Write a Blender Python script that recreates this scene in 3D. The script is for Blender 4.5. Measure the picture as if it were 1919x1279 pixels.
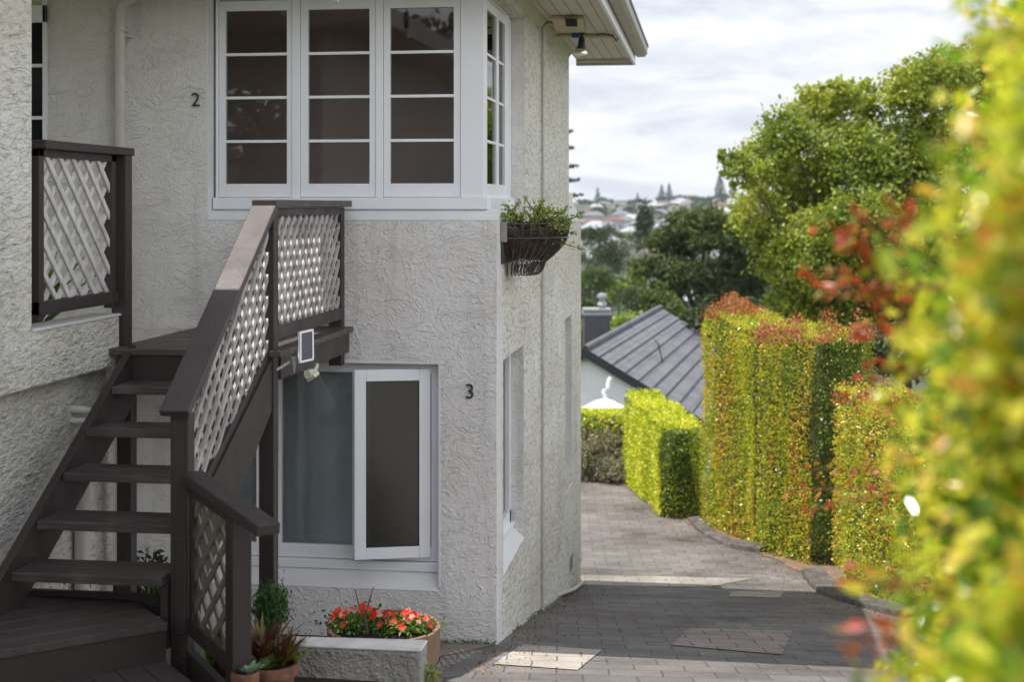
import bpy, bmesh, math, random
import numpy as np
from mathutils import Vector, Matrix
R = math.radians
random.seed(7); rng = np.random.default_rng(11)
for _o in list(bpy.data.objects): bpy.data.objects.remove(_o)
sc = bpy.context.scene
col = sc.collection
# ------------------------------------------------------------------ camera
# the house frame: x runs along the front wall, y goes away from the viewer, z = 0 is eye height
YAW = R(7.9); FPX = 2665.0; CXP = 959.5; HOR = 385.0
cam_d = bpy.data.cameras.new('camera'); cam = bpy.data.objects.new('camera', cam_d); col.objects.link(cam)
cam.location = (0, 0, 0); cam.rotation_euler = (R(90), 0, YAW)
cam_d.sensor_width = 36.0; cam_d.lens = 36.0 * FPX / 1919.0
cam_d.shift_y = -(1279 / 2 - HOR) / 1919.0
cam_d.clip_start = 0.05; cam_d.clip_end = 9000
cam_d.dof.use_dof = True; cam_d.dof.focus_distance = 8.9; cam_d.dof.aperture_fstop = 2.4; cam_d.dof.aperture_blades = 8
sc.camera = cam
# ------------------------------------------------------------------ light
SUN_EL = R(69.0); SUN_TO = Vector((-0.982 * math.cos(SUN_EL), -0.19 * math.cos(SUN_EL), math.sin(SUN_EL)))
world = bpy.data.worlds.new('World'); sc.world = world; world.use_nodes = True
wt = world.node_tree; wt.nodes.clear()
def wn(t, **k):
    n = wt.nodes.new(t)
    for a, b in k.items(): setattr(n, a, b)
    return n
sky = wn('ShaderNodeTexSky', sky_type='NISHITA', sun_disc=False, sun_elevation=SUN_EL,
         sun_rotation=math.atan2(SUN_TO.x, SUN_TO.y), air_density=1.0, dust_density=1.6, ozone_density=1.2)
bg1 = wn('ShaderNodeBackground'); bg1.inputs[1].default_value = 0.10
wt.links.new(sky.outputs[0], bg1.inputs[0])
tcw = wn('ShaderNodeTexCoord')
mpw = wn('ShaderNodeMapping'); mpw.inputs['Scale'].default_value = (1.0, 1.0, 4.2)
wt.links.new(tcw.outputs['Generated'], mpw.inputs[0])
nw = wn('ShaderNodeTexNoise'); nw.inputs['Scale'].default_value = 8.5; nw.inputs['Detail'].default_value = 9; nw.inputs['Roughness'].default_value = .60
nw.inputs['Distortion'].default_value = .35
wt.links.new(mpw.outputs[0], nw.inputs['Vector'])
rw = wn('ShaderNodeValToRGB'); e = rw.color_ramp.elements
e[0].position = .36; e[0].color = (.67, .71, .80, 1); e[1].position = .62; e[1].color = (1.0, 1.0, 1.0, 1)
em = rw.color_ramp.elements.new(.50); em.color = (.85, .87, .915, 1)
wt.links.new(nw.outputs['Fac'], rw.inputs[0])
bg2 = wn('ShaderNodeBackground'); bg2.inputs[1].default_value = 0.80
wt.links.new(rw.outputs[0], bg2.inputs[0])
# the cloud sheet breaks up overhead and behind the viewer, where blue sky shows
sx = wn('ShaderNodeSeparateXYZ'); wt.links.new(tcw.outputs['Generated'], sx.inputs[0])
mr = wn('ShaderNodeMapRange'); mr.inputs['From Min'].default_value = .38; mr.inputs['From Max'].default_value = .8
mr.inputs['To Min'].default_value = .96; mr.inputs['To Max'].default_value = .35
wt.links.new(sx.outputs['Z'], mr.inputs['Value'])
# away from the hill view the unseen sky is brightened to fill the shaded walls
dt = wn('ShaderNodeVectorMath', operation='DOT_PRODUCT'); dt.inputs[1].default_value = (.6, -.8, 0); wt.links.new(tcw.outputs['Generated'], dt.inputs[0])
my = wn('ShaderNodeMapRange'); my.inputs['From Min'].default_value = -.15; my.inputs['From Max'].default_value = .5; my.inputs['To Min'].default_value = .80; my.inputs['To Max'].default_value = 1.45
wt.links.new(dt.outputs['Value'], my.inputs['Value']); wt.links.new(my.outputs[0], bg2.inputs[1])
mxw = wn('ShaderNodeMixShader'); wt.links.new(mr.outputs[0], mxw.inputs[0])
wt.links.new(bg1.outputs[0], mxw.inputs[1]); wt.links.new(bg2.outputs[0], mxw.inputs[2])
wo = wn('ShaderNodeOutputWorld'); wt.links.new(mxw.outputs[0], wo.inputs[0])
sun_d = bpy.data.lights.new('sun', 'SUN'); sun_d.energy = 4.2; sun_d.angle = R(0.53); sun_d.color = (1, .955, .89)
sun = bpy.data.objects.new('sun', sun_d); col.objects.link(sun)
sun.rotation_euler = (-SUN_TO).to_track_quat('-Z', 'Y').to_euler(); sun.location = (-20, -4, 40)
sc.view_settings.view_transform = 'Standard'; sc.view_settings.look = 'None'; sc.view_settings.gamma = 1.0
sc.view_settings.exposure = 0.50; sc.view_settings.use_curve_mapping = False
sc.render.engine = 'CYCLES'
cy = sc.cycles; cy.max_bounces = 8; cy.diffuse_bounces = 4; cy.glossy_bounces = 3; cy.transmission_bounces = 5
cy.transparent_max_bounces = 12; cy.use_denoising = True; cy.caustics_reflective = False; cy.caustics_refractive = False
cy.sample_clamp_indirect = 6; cy.volume_bounces = 1
# ------------------------------------------------------------------ survey helpers: sight lines met with real planes
RT = Vector((math.cos(YAW), math.sin(YAW), 0)); FW = Vector((-math.sin(YAW), math.cos(YAW), 0))
def ray(px, py): return RT * ((px - CXP) / FPX) + FW + Vector((0, 0, (HOR - py) / FPX))
def on_y(px, py, y): d = ray(px, py); return d * (y / d.y)
def on_x(px, py, x): d = ray(px, py); return d * (x / d.x)
def at(px, py, Z): return ray(px, py) * Z
PROF = [(-60, 3.0), (-10, -.6), (0, -1.62), (4, -2.08), (6.9, -2.50), (8.0, -2.68), (9.41, -2.945), (12, -3.44), (15.7, -4.2), (18, -4.55), (22, -4.86), (27, -5.2), (34, -7.2), (45, -9.5),
        (70, -12.5), (110, -16), (200, -20), (420, -27), (600, -26), (900, -19), (1200, -9), (1500, -1), (1800, 4), (2600, 6), (7000, 4)]
PX = [p[0] for p in PROF]; PZ = [p[1] for p in PROF]
def gz(y): return float(np.interp(y, PX, PZ))
def ground(px, py):
    d = ray(px, py); lo, hi = 1.0, 2500.0
    t = 2.0
    while t < 2500 and d.z * t > gz(d.y * t): t *= 1.01
    return Vector((d.x * t, d.y * t, gz(d.y * t)))
# ------------------------------------------------------------------ materials
def newmat(name):
    m = bpy.data.materials.new(name); m.use_nodes = True
    return m, m.node_tree, m.node_tree.nodes['Principled BSDF']
def nd(t, typ, ins=None, **k):
    n = t.nodes.new(typ)
    for a, b in k.items(): setattr(n, a, b)
    for a, b in (ins or {}).items():
        if hasattr(b, 'links') or isinstance(b, bpy.types.NodeSocket): t.links.new(b, n.inputs[a])
        else: n.inputs[a].default_value = b
    return n
def c4(c): return (c[0], c[1], c[2], 1)
def ramp(t, fac, stops):
    r = t.nodes.new('ShaderNodeValToRGB'); els = r.color_ramp.elements
    els[0].position, els[0].color = stops[0][0], c4(stops[0][1]); els[1].position, els[1].color = stops[-1][0], c4(stops[-1][1])
    for p, c in stops[1:-1]:
        x = els.new(p); x.color = c4(c)
    t.links.new(fac, r.inputs[0]); return r.outputs[0]
def mat_simple(name, c, rough=.6, var=.12, nscale=6, bump=0, bscale=60, metal=0, spec=.5):
    m, t, b = newmat(name)
    g = nd(t, 'ShaderNodeNewGeometry')
    n = nd(t, 'ShaderNodeTexNoise', {'Vector': g.outputs['Position'], 'Scale': nscale, 'Detail': 6, 'Roughness': .6})
    lo = [x * (1 - var) for x in c]; hi = [min(1, x * (1 + var)) for x in c]
    t.links.new(ramp(t, n.outputs['Fac'], [(.3, lo), (.7, hi)]), b.inputs['Base Color'])
    b.inputs['Roughness'].default_value = rough; b.inputs['Metallic'].default_value = metal
    b.inputs['Specular IOR Level'].default_value = spec
    if bump:
        n2 = nd(t, 'ShaderNodeTexNoise', {'Vector': g.outputs['Position'], 'Scale': bscale, 'Detail': 4})
        bp = nd(t, 'ShaderNodeBump', {'Height': n2.outputs['Fac'], 'Distance': bump, 'Strength': 1.0})
        t.links.new(bp.outputs[0], b.inputs['Normal'])
    return m
def mat_stucco(name, c, ridge=1.0, fine=.4, rs=7.0, fs=70, dist=.012, stain=.1, warm=(.9, .86, .76), spread=0, speck=.86, mid=1.3, psc=None):
    m, t, b = newmat(name)
    g = nd(t, 'ShaderNodeNewGeometry'); P = g.outputs['Position']
    if psc: P = nd(t, 'ShaderNodeMapping', {'Vector': P, 'Scale': psc}).outputs[0]
    wp = nd(t, 'ShaderNodeTexNoise', {'Vector': P, 'Scale': 2.2, 'Detail': 3})
    mp = nd(t, 'ShaderNodeMapping', {'Vector': P, 'Rotation': (.35, .45, .2), 'Scale': (1.0, 1.0, 1.55)})
    wv = nd(t, 'ShaderNodeVectorMath', {0: wp.outputs['Color'], 1: (.5, .5, .5)}, operation='MULTIPLY')
    ad = nd(t, 'ShaderNodeVectorMath', {0: mp.outputs[0], 1: wv.outputs[0]}, operation='ADD')
    hs = []
    for k, (s, w, off) in enumerate(((rs, .040, 0), (rs * 1.6, .060, 3.3), (rs * 2.4, .08, 7.7))):
        o = nd(t, 'ShaderNodeVectorMath', {0: ad.outputs[0], 1: (off, off * .5, off * .3)}, operation='ADD')
        n = nd(t, 'ShaderNodeTexNoise', {'Vector': o.outputs[0], 'Scale': s, 'Detail': 1.6, 'Roughness': .45, 'Distortion': .35})
        s1 = nd(t, 'ShaderNodeMath', {0: n.outputs['Fac'], 1: .5}, operation='SUBTRACT')
        a1 = nd(t, 'ShaderNodeMath', {0: s1.outputs[0]}, operation='ABSOLUTE')
        r1 = nd(t, 'ShaderNodeMapRange', {'Value': a1.outputs[0], 'From Min': .0, 'From Max': w, 'To Min': 1.0, 'To Max': 0.0}, interpolation_type='SMOOTHSTEP')
        mk = nd(t, 'ShaderNodeTexNoise', {'Vector': o.outputs[0], 'Scale': s * .8, 'Detail': 1})
        mm = nd(t, 'ShaderNodeMapRange', {'Value': mk.outputs['Fac'], 'From Min': .40, 'From Max': .56})
        q = nd(t, 'ShaderNodeMath', {0: r1.outputs[0], 1: mm.outputs[0]}, operation='MULTIPLY')
        q2 = nd(t, 'ShaderNodeMath', {0: q.outputs[0], 1: ridge * (1, .8, .55)[k]}, operation='MULTIPLY')
        hs.append(q2.outputs[0])
    f = nd(t, 'ShaderNodeTexNoise', {'Vector': P, 'Scale': fs, 'Detail': 5, 'Roughness': .65})
    f2 = nd(t, 'ShaderNodeMath', {0: f.outputs['Fac'], 1: fine}, operation='MULTIPLY')
    f3 = nd(t, 'ShaderNodeTexNoise', {'Vector': P, 'Scale': 34, 'Detail': 3})
    f4 = nd(t, 'ShaderNodeMath', {0: f3.outputs['Fac'], 1: mid}, operation='MULTIPLY')
    hs += [f2.outputs[0], f4.outputs[0]]
    acc = hs[0]
    for h in hs[1:]:
        acc = nd(t, 'ShaderNodeMath', {0: acc, 1: h}, operation='ADD').outputs[0]
    bp = nd(t, 'ShaderNodeBump', {'Height': acc, 'Distance': dist, 'Strength': 1.0})
    t.links.new(bp.outputs[0], b.inputs['Normal'])
    # soft weathering, dirt in the hollows of the texture
    n2 = nd(t, 'ShaderNodeTexNoise', {'Vector': P, 'Scale': 1.3, 'Detail': 6, 'Roughness': .6})
    base = ramp(t, n2.outputs['Fac'], [(.3, [x * (1 - stain) * w for x, w in zip(c, warm)]), (.62, c), (.8, [min(1, x * 1.06) for x in c])])
    dm = nd(t, 'ShaderNodeMapRange', {'Value': f.outputs['Fac'], 'From Min': .36, 'From Max': .5, 'To Min': speck, 'To Max': 1.0})
    sm_ = nd(t, 'ShaderNodeMapping', {'Vector': P, 'Scale': (7, 7, .55)}); sn = nd(t, 'ShaderNodeTexNoise', {'Vector': sm_.outputs[0], 'Scale': 1.0, 'Detail': 5, 'Roughness': .6})
    sr = nd(t, 'ShaderNodeMapRange', {'Value': sn.outputs['Fac'], 'From Min': .30, 'From Max': .46, 'To Min': .85, 'To Max': 1.0})
    dd = nd(t, 'ShaderNodeMath', {0: dm.outputs[0], 1: sr.outputs[0]}, operation='MULTIPLY')
    vm = nd(t, 'ShaderNodeVectorMath', {0: base, 1: dd.outputs[0]}, operation='MULTIPLY')
    t.links.new(vm.outputs[0], b.inputs['Base Color'])
    b.inputs['Roughness'].default_value = .72; b.inputs['Specular IOR Level'].default_value = .3
    return m
def mat_wood(name, c, axis='y', rough=.5, var=.3, worn=None, groove=0, wornpos=(.60, .72), bump=.0015):
    m, t, b = newmat(name)
    g = nd(t, 'ShaderNodeNewGeometry')
    sc_ = {'x': (1.2, 30, 30), 'y': (30, 1.2, 30), 'z': (30, 30, 1.2)}[axis]
    mp = nd(t, 'ShaderNodeMapping', {'Vector': g.outputs['Position'], 'Scale': sc_})
    n = nd(t, 'ShaderNodeTexNoise', {'Vector': mp.outputs[0], 'Scale': 2.0, 'Detail': 6, 'Roughness': .65, 'Distortion': .3})
    n3 = nd(t, 'ShaderNodeTexNoise', {'Vector': g.outputs['Position'], 'Scale': 5, 'Detail': 4})
    cc = ramp(t, n.outputs['Fac'], [(.25, [x * (1 - var) for x in c]), (.75, [x * (1 + var) for x in c])])
    if worn:
        ws = nd(t, 'ShaderNodeMath', {0: n.outputs['Fac'], 1: n3.outputs['Fac']}, operation='ADD')
        wm = nd(t, 'ShaderNodeMapRange', {'Value': ws.outputs[0], 'From Min': wornpos[0] * 2 - .1, 'From Max': wornpos[1] * 2})
        mx = nd(t, 'ShaderNodeMix', data_type='RGBA')
        t.links.new(wm.outputs[0], mx.inputs[0]); t.links.new(cc, mx.inputs[6]); mx.inputs[7].default_value = c4(worn)
        cc = mx.outputs[2]
    t.links.new(cc, b.inputs['Base Color'])
    rr = nd(t, 'ShaderNodeMapRange', {'Value': n3.outputs['Fac'], 'From Min': .3, 'From Max': .7, 'To Min': rough - .1, 'To Max': rough + .12})
    t.links.new(rr.outputs[0], b.inputs['Roughness'])
    bp = nd(t, 'ShaderNodeBump', {'Height': n.outputs['Fac'], 'Distance': bump, 'Strength': 1.0})
    t.links.new(bp.outputs[0], b.inputs['Normal'])
    return m
def mat_leaf(name, stops, rough=.38, trans=.35, nz=(1, 1, 1), nscale=1.2, mixf=.45, tcol=1.35, spec=.5):
    """leaf colour: each leaf its own random tone, drifting in patches over the plant"""
    m, t, b = newmat(name)
    g = nd(t, 'ShaderNodeNewGeometry')
    mp = nd(t, 'ShaderNodeMapping', {'Vector': g.outputs['Position'], 'Scale': nz})
    n = nd(t, 'ShaderNodeTexNoise', {'Vector': mp.outputs[0], 'Scale': nscale, 'Detail': 2})
    nn = nd(t, 'ShaderNodeMapRange', {'Value': n.outputs['Fac'], 'From Min': .3, 'From Max': .7})
    a = nd(t, 'ShaderNodeMath', {0: g.outputs['Random Per Island'], 1: 1 - mixf}, operation='MULTIPLY')
    c = nd(t, 'ShaderNodeMath', {0: nn.outputs[0], 1: mixf}, operation='MULTIPLY')
    s = nd(t, 'ShaderNodeMath', {0: a.outputs[0], 1: c.outputs[0]}, operation='ADD')
    cc = ramp(t, s.outputs[0], stops)
    t.links.new(cc, b.inputs['Base Color']); b.inputs['Roughness'].default_value = rough
    b.inputs['Specular IOR Level'].default_value = spec
    tl = nd(t, 'ShaderNodeBsdfTranslucent')
    tc = nd(t, 'ShaderNodeVectorMath', {0: cc, 1: (tcol, tcol * 1.05, tcol * .6)}, operation='MULTIPLY')
    t.links.new(tc.outputs[0], tl.inputs[0])
    mx = nd(t, 'ShaderNodeMixShader', {0: trans}); t.links.new(b.outputs[0], mx.inputs[1]); t.links.new(tl.outputs[0], mx.inputs[2])
    t.links.new(mx.outputs[0], t.nodes['Material Output'].inputs[0])
    return m
def mat_glass(name, tint=(.75, .78, .78), refl=.12, rough=.015):
    m, t, b = newmat(name); t.nodes.remove(b)
    g = nd(t, 'ShaderNodeNewGeometry')
    n = nd(t, 'ShaderNodeTexNoise', {'Vector': g.outputs['Position'], 'Scale': 1.7, 'Detail': 1})
    bp = nd(t, 'ShaderNodeBump', {'Height': n.outputs['Fac'], 'Distance': .006, 'Strength': .6})
    tr = nd(t, 'ShaderNodeBsdfTransparent', {0: c4(tint)})
    gl = nd(t, 'ShaderNodeBsdfGlossy', {'Roughness': rough, 'Normal': bp.outputs[0]})
    fr = nd(t, 'ShaderNodeFresnel', {'IOR': 1.5})
    ad = nd(t, 'ShaderNodeMath', {0: fr.outputs[0], 1: refl}, operation='ADD', use_clamp=True)
    mx = nd(t, 'ShaderNodeMixShader', {0: ad.outputs[0]}); t.links.new(tr.outputs[0], mx.inputs[1]); t.links.new(gl.outputs[0], mx.inputs[2])
    t.links.new(mx.outputs[0], t.nodes['Material Output'].inputs[0]); return m
def mat_pavers(name, c1=(.146, .138, .133, 1), c2=(.198, .187, .180, 1), mo=(.110, .100, .093, 1)):
    m, t, b = newmat(name)
    g = nd(t, 'ShaderNodeNewGeometry'); P = g.outputs['Position']
    mp = nd(t, 'ShaderNodeMapping', {'Vector': P, 'Rotation': (0, 0, R(-6)), 'Scale': (1, 1, 0)})
    w = nd(t, 'ShaderNodeTexNoise', {'Vector': P, 'Scale': 2.5, 'Detail': 2})
    wv = nd(t, 'ShaderNodeVectorMath', {0: w.outputs['Color'], 1: (.03, .03, 0)}, operation='MULTIPLY')
    ad = nd(t, 'ShaderNodeVectorMath', {0: mp.outputs[0], 1: wv.outputs[0]}, operation='ADD')
    br = nd(t, 'ShaderNodeTexBrick', {'Vector': ad.outputs[0], 'Color1': c1, 'Color2': c2, 'Mortar': mo, 'Scale': 1.0,
                                     'Mortar Size': .006, 'Mortar Smooth': .35, 'Bias': 0, 'Brick Width': .31, 'Row Height': .25})
    n = nd(t, 'ShaderNodeTexNoise', {'Vector': P, 'Scale': 1.1, 'Detail': 7, 'Roughness': .65})
    mr_ = nd(t, 'ShaderNodeMapRange', {'Value': n.outputs['Fac'], 'From Min': .3, 'From Max': .7, 'To Min': .62, 'To Max': 1.25})
    ns = nd(t, 'ShaderNodeTexNoise', {'Vector': P, 'Scale': .55, 'Detail': 8, 'Roughness': .7, 'Distortion': .6})
    st_ = ramp(t, ns.outputs['Fac'], [(.34, (.62, .54, .50)), (.47, (.95, .92, .90)), (.6, (1.06, 1.03, 1.0))])
    vs_ = nd(t, 'ShaderNodeVectorMath', {0: br.outputs['Color'], 1: st_}, operation='MULTIPLY')
    vm = nd(t, 'ShaderNodeVectorMath', {0: vs_.outputs[0], 1: mr_.outputs[0]}, operation='MULTIPLY')
    n2 = nd(t, 'ShaderNodeTexNoise', {'Vector': P, 'Scale': 90, 'Detail': 4, 'Roughness': .7})
    m2 = nd(t, 'ShaderNodeMapRange', {'Value': n2.outputs['Fac'], 'From Min': .3, 'From Max': .7, 'To Min': .52, 'To Max': 1.40})
    v2 = nd(t, 'ShaderNodeVectorMath', {0: vm.outputs[0], 1: m2.outputs[0]}, operation='MULTIPLY')
    t.links.new(v2.outputs[0], b.inputs['Base Color'])
    h = nd(t, 'ShaderNodeMath', {0: n2.outputs['Fac'], 1: .35}, operation='MULTIPLY')
    h2 = nd(t, 'ShaderNodeMath', {0: h.outputs[0], 1: br.outputs['Fac']}, operation='SUBTRACT')
    bp = nd(t, 'ShaderNodeBump', {'Height': h2.outputs[0], 'Distance': .008, 'Strength': .9})
    t.links.new(bp.outputs[0], b.inputs['Normal']); b.inputs['Roughness'].default_value = .8; b.inputs['Specular IOR Level'].default_value = .3
    return m
def mat_tiles(name, c1, c2, mort, u, v, w, h):
    """courses laid along direction u, rising along v"""
    m, t, b = newmat(name)
    g = nd(t, 'ShaderNodeNewGeometry'); P = g.outputs['Position']
    du = nd(t, 'ShaderNodeVectorMath', {0: P, 1: u}, operation='DOT_PRODUCT'); dv = nd(t, 'ShaderNodeVectorMath', {0: P, 1: v}, operation='DOT_PRODUCT')
    cb = nd(t, 'ShaderNodeCombineXYZ', {'X': du.outputs['Value'], 'Y': dv.outputs['Value']})
    br = nd(t, 'ShaderNodeTexBrick', {'Vector': cb.outputs[0], 'Color1': c4(c1), 'Color2': c4(c2), 'Mortar': c4(mort), 'Scale': 1.0, 'Mortar Size': .01, 'Mortar Smooth': .1, 'Brick Width': w, 'Row Height': h})
    n2 = nd(t, 'ShaderNodeTexNoise', {'Vector': P, 'Scale': 5, 'Detail': 5})
    m2 = nd(t, 'ShaderNodeMapRange', {'Value': n2.outputs['Fac'], 'From Min': .3, 'From Max': .7, 'To Min': .85, 'To Max': 1.12})
    v2 = nd(t, 'ShaderNodeVectorMath', {0: br.outputs['Color'], 1: m2.outputs[0]}, operation='MULTIPLY')
    t.links.new(v2.outputs[0], b.inputs['Base Color']); b.inputs['Roughness'].default_value = .6
    return m
M = {}
M['stucco_front'] = mat_stucco('stucco_trowelled', (.75, .73, .715), .85, .45, 9.5, 80, .0042, warm=(.95, .93, .88), speck=.95)
M['stucco_side'] = mat_stucco('stucco_roughcast', (.76, .745, .70), .12, 2.2, 9, 30, .013, speck=.66, psc=(1, .28, 1))
M['stucco_wing'] = mat_stucco('stucco_wing', (.82, .80, .74), .35, 1.8, 9, 32, .015, stain=.16, speck=.70, psc=(1, .45, 1))
M['stucco_block'] = mat_stucco('stucco_block', (.50, .48, .45), .15, 1.6, 12, 30, .022, stain=.35)
M['plaster'] = mat_simple('smooth_plaster', (.70, .70, .69), .65, .06, 3, .0008, 90)
M['capping'] = mat_simple('weathered_capping', (.64, .62, .58), .75, .16, 9, .002, 70)
M['white'] = mat_simple('white_paint', (.80, .81, .84), .38, .03, 2, .0003, 30)
M['cream'] = mat_simple('cream_soffit_paint', (.50, .47, .40), .5, .08, 4, .0005, 40)
M['gutterp'] = mat_simple('gutter_paint', (.36, .34, .31), .5, .12, 4)
M['gutteredge'] = mat_simple('gutter_edge', (.10, .13, .13), .4, .1, 4)
M['pipe'] = mat_simple('pipe_paint', (.55, .53, .49), .42, .06, 5)
M['conduit'] = mat_simple('conduit_paint', (.50, .46, .40), .5, .12, 14)
M['rust'] = mat_simple('rusted_vent', (.55, .48, .36), .75, .25, 30, .001, 90)
M['blue'] = mat_simple('blue_plastic', (.03, .10, .30), .4)
M['black'] = mat_simple('black_plastic', (.018, .018, .02), .4)
M['iron'] = mat_simple('black_iron', (.04, .04, .043), .45, .2, 30)
M['slot'] = mat_simple('dark_cavity', (.03, .03, .03), .9)
M['chrome'] = mat_simple('bulb_reflector', (.75, .74, .68), .12, .05, 5, metal=.8)
M['number'] = mat_simple('dark_bronze_numeral', (.045, .042, .04), .42, .1, 20, metal=.3)
BR = (.038, .0275, .026)
for a in 'xyz': M['brown_' + a] = mat_wood('brown_painted_timber_' + a, BR, a, .50, .22)
M['brown_deck'] = mat_wood('brown_deck_boards', (.076, .061, .056), 'x', .52, .28, worn=(.14, .125, .11), wornpos=(.60, .74))
M['brown_tread'] = mat_wood('brown_tread_boards', (.064, .050, .047), 'x', .5, .25, worn=(.15, .13, .12), wornpos=(.53, .70))
M['rail_top'] = mat_wood('handrail_paint', (.058, .043, .041), 'y', .48, .18)
M['lattice'] = mat_wood('weathered_white_lattice', (.30, .275, .262), 'z', .65, .15, worn=(.50, .47, .45), wornpos=(.48, .60))
M['lattice_white'] = mat_wood('pale_porch_lattice', (.50, .47, .45), 'z', .65, .12, worn=(.68, .65, .63), wornpos=(.48, .60))
M['lattice_raw'] = mat_wood('bare_lattice', (.17, .145, .115), 'z', .75, .3)
M['bare_timber'] = mat_wood('old_sleeper_timber', (.065, .056, .05), 'y', .85, .35, worn=(.15, .135, .12), wornpos=(.5, .62), bump=.006)
M['barrel'] = mat_wood('barrel_oak', (.22, .135, .075), 'z', .6, .35, worn=(.30, .22, .15))
M['hoop'] = mat_simple('grey_hoop', (.24, .24, .25), .45, .15, 20, metal=.6)
M['terracotta'] = mat_simple('terracotta', (.19, .085, .052), .85, .42, 22, .0015, 60)
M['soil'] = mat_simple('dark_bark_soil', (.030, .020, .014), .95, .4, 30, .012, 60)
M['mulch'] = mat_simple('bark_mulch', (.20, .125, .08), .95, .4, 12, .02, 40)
M['concrete'] = mat_simple('stained_concrete', (.20, .165, .13), .85, .25, 5, .002, 80)
M['terrain'] = mat_simple('grass_and_scrub', (.05, .07, .025), .95, .4, .15)
M['pavers'] = mat_pavers('cobble_pavers')
M['newpaver'] = mat_pavers('pale_new_pavers', (.30, .28, .25, 1), (.36, .34, .30, 1), (.20, .18, .16, 1))
M['newpaver_pink'] = mat_pavers('pinkish_new_pavers', (.25, .212, .195, 1), (.30, .262, .24, 1), (.10, .085, .08, 1))
M['paver_palest'] = mat_pavers('palest_pavers', (.38, .36, .32, 1), (.44, .41, .37, 1), (.20, .18, .16, 1))  # one block beside the corner is drawn paler than the other paving
M['glass'] = mat_glass('window_glass', (.85, .85, .85), .0)
M['glass_low'] = mat_glass('lower_window_glass', (.90, .935, .95), .06)
M['glass_sash'] = mat_glass('sash_glass', (.32, .36, .37), .12, .24)
M['curtain'] = mat_simple('grey_blue_curtain', (.90, .90, .91), .9, .06, 3)
M['room'] = mat_simple('brown_room_wall', (.80, .64, .61), .9, .1, 1)
M['room_trim'] = mat_simple('room_door_frame', (.75, .70, .68), .7)
M['solar'] = mat_simple('solar_cells', (.045, .042, .06), .28, .15, 9)
M['lampwhite'] = mat_simple('off_white_plastic', (.62, .60, .50), .4)
M['greenpaint'] = mat_simple('faded_green_paint', (.13, .20, .13), .6, .2, 12)
M['coir'] = mat_simple('coir_liner', (.15, .112, .09), 1, .5, 22, .02, 60)
M['bark'] = mat_simple('bark', (.085, .065, .05), .9, .35, 12, .01, 20)
M['twig'] = mat_simple('twig', (.11, .075, .05), .8, .25, 30)
M['housewhite'] = mat_simple('painted_brick_pale', (.86, .87, .92), .7, .05, 3)
M['bargeboard'] = mat_simple('dark_barge_board', (.022, .026, .032), .5)
M['canvas'] = mat_simple('white_canvas', (.86, .86, .86), .6, .03, 3)
M['shingle'] = mat_simple('slate_shingles', (.075, .075, .085), .7, .2, 8)
M['capmetal'] = mat_simple('galvanised_cap', (.33, .34, .35), .4, .1, 8, metal=.4)
# leaves
G = lambda *s: list(s)
M['leaf_front'] = mat_leaf('leaf_foreground_hedge', [(0, (.03, .09, .01)), (.25, (.14, .27, .02)), (.45, (.46, .52, .04)), (.76, (.78, .68, .08)), (.90, (.66, .28, .08)), (1, (.55, .08, .05))], .15, .45, (1, 1, .8), 2.2, .22, tcol=1.5, spec=.8)
M['leaf_red'] = mat_leaf('leaf_red_new_growth', [(0, (.42, .05, .035)), (.4, (.52, .09, .04)), (.65, (.50, .22, .05)), (.85, (.30, .32, .03)), (1, (.12, .22, .02))], .34, .38, mixf=.15)
M['leaf_lilly'] = mat_leaf('leaf_lilly_pilly_hedge', [(0, (.06, .13, .018)), (.22, (.20, .28, .025)), (.45, (.42, .46, .04)), (.68, (.64, .57, .06)), (.80, (.64, .36, .08)), (1, (.52, .15, .05))], .20, .40, (1.5, 1.5, .35), 1.6, .42)
M['leaf_yellow'] = mat_leaf('leaf_golden_hedge', [(0, (.14, .26, .02)), (.35, (.42, .50, .03)), (.65, (.70, .68, .05)), (1, (.85, .76, .10))], .42, .28, (1, 1, 1), 1.5, .3)
M['leaf_tree'] = mat_leaf('leaf_broad_tree', [(0, (.08, .135, .025)), (.45, (.25, .31, .05)), (.85, (.48, .48, .09)), (1, (.56, .47, .12))], .42, .45, nscale=.5)
M['leaf_pine'] = mat_leaf('pine_needles', [(0, (.028, .05, .014)), (.6, (.075, .105, .024)), (1, (.15, .165, .036))], .6, .2, nscale=.2)
M['leaf_dark'] = mat_leaf('leaf_dark_tree', [(0, (.020, .040, .012)), (.6, (.045, .07, .02)), (1, (.085, .11, .028))], .6, .18, nscale=.12)
M['leaf_mid'] = mat_leaf('leaf_mid_tree', [(0, (.035, .07, .014)), (.6, (.085, .13, .022)), (1, (.15, .19, .034))], .6, .2, nscale=.12)
M['leaf_light'] = mat_leaf('leaf_light_tree', [(0, (.10, .17, .02)), (.6, (.20, .29, .035)), (1, (.30, .36, .05))], .6, .25, nscale=.12)
M['leaf_grey'] = mat_leaf('leaf_lavender', [(0, (.18, .18, .11)), (.5, (.34, .33, .22)), (.8, (.42, .36, .27)), (1, (.42, .33, .33))], .8, .2, nscale=2, mixf=.3)
M['leaf_jade'] = mat_leaf('leaf_jade', [(0, (.10, .16, .025)), (.6, (.26, .33, .05)), (1, (.42, .44, .09))], .3, .25)
M['leaf_shrub'] = mat_leaf('leaf_small_shrub', [(0, (.03, .08, .018)), (1, (.08, .17, .035))], .5, .25)
M['leaf_brom'] = mat_leaf('leaf_bromeliad', [(0, (.06, .018, .02)), (.5, (.12, .04, .025)), (.75, (.20, .15, .03)), (1, (.14, .22, .03))], .3, .25, mixf=.2)
M['leaf_lush'] = mat_leaf('leaf_lush_green', [(0, (.05, .12, .02)), (1, (.16, .27, .035))], .35, .3)
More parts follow.
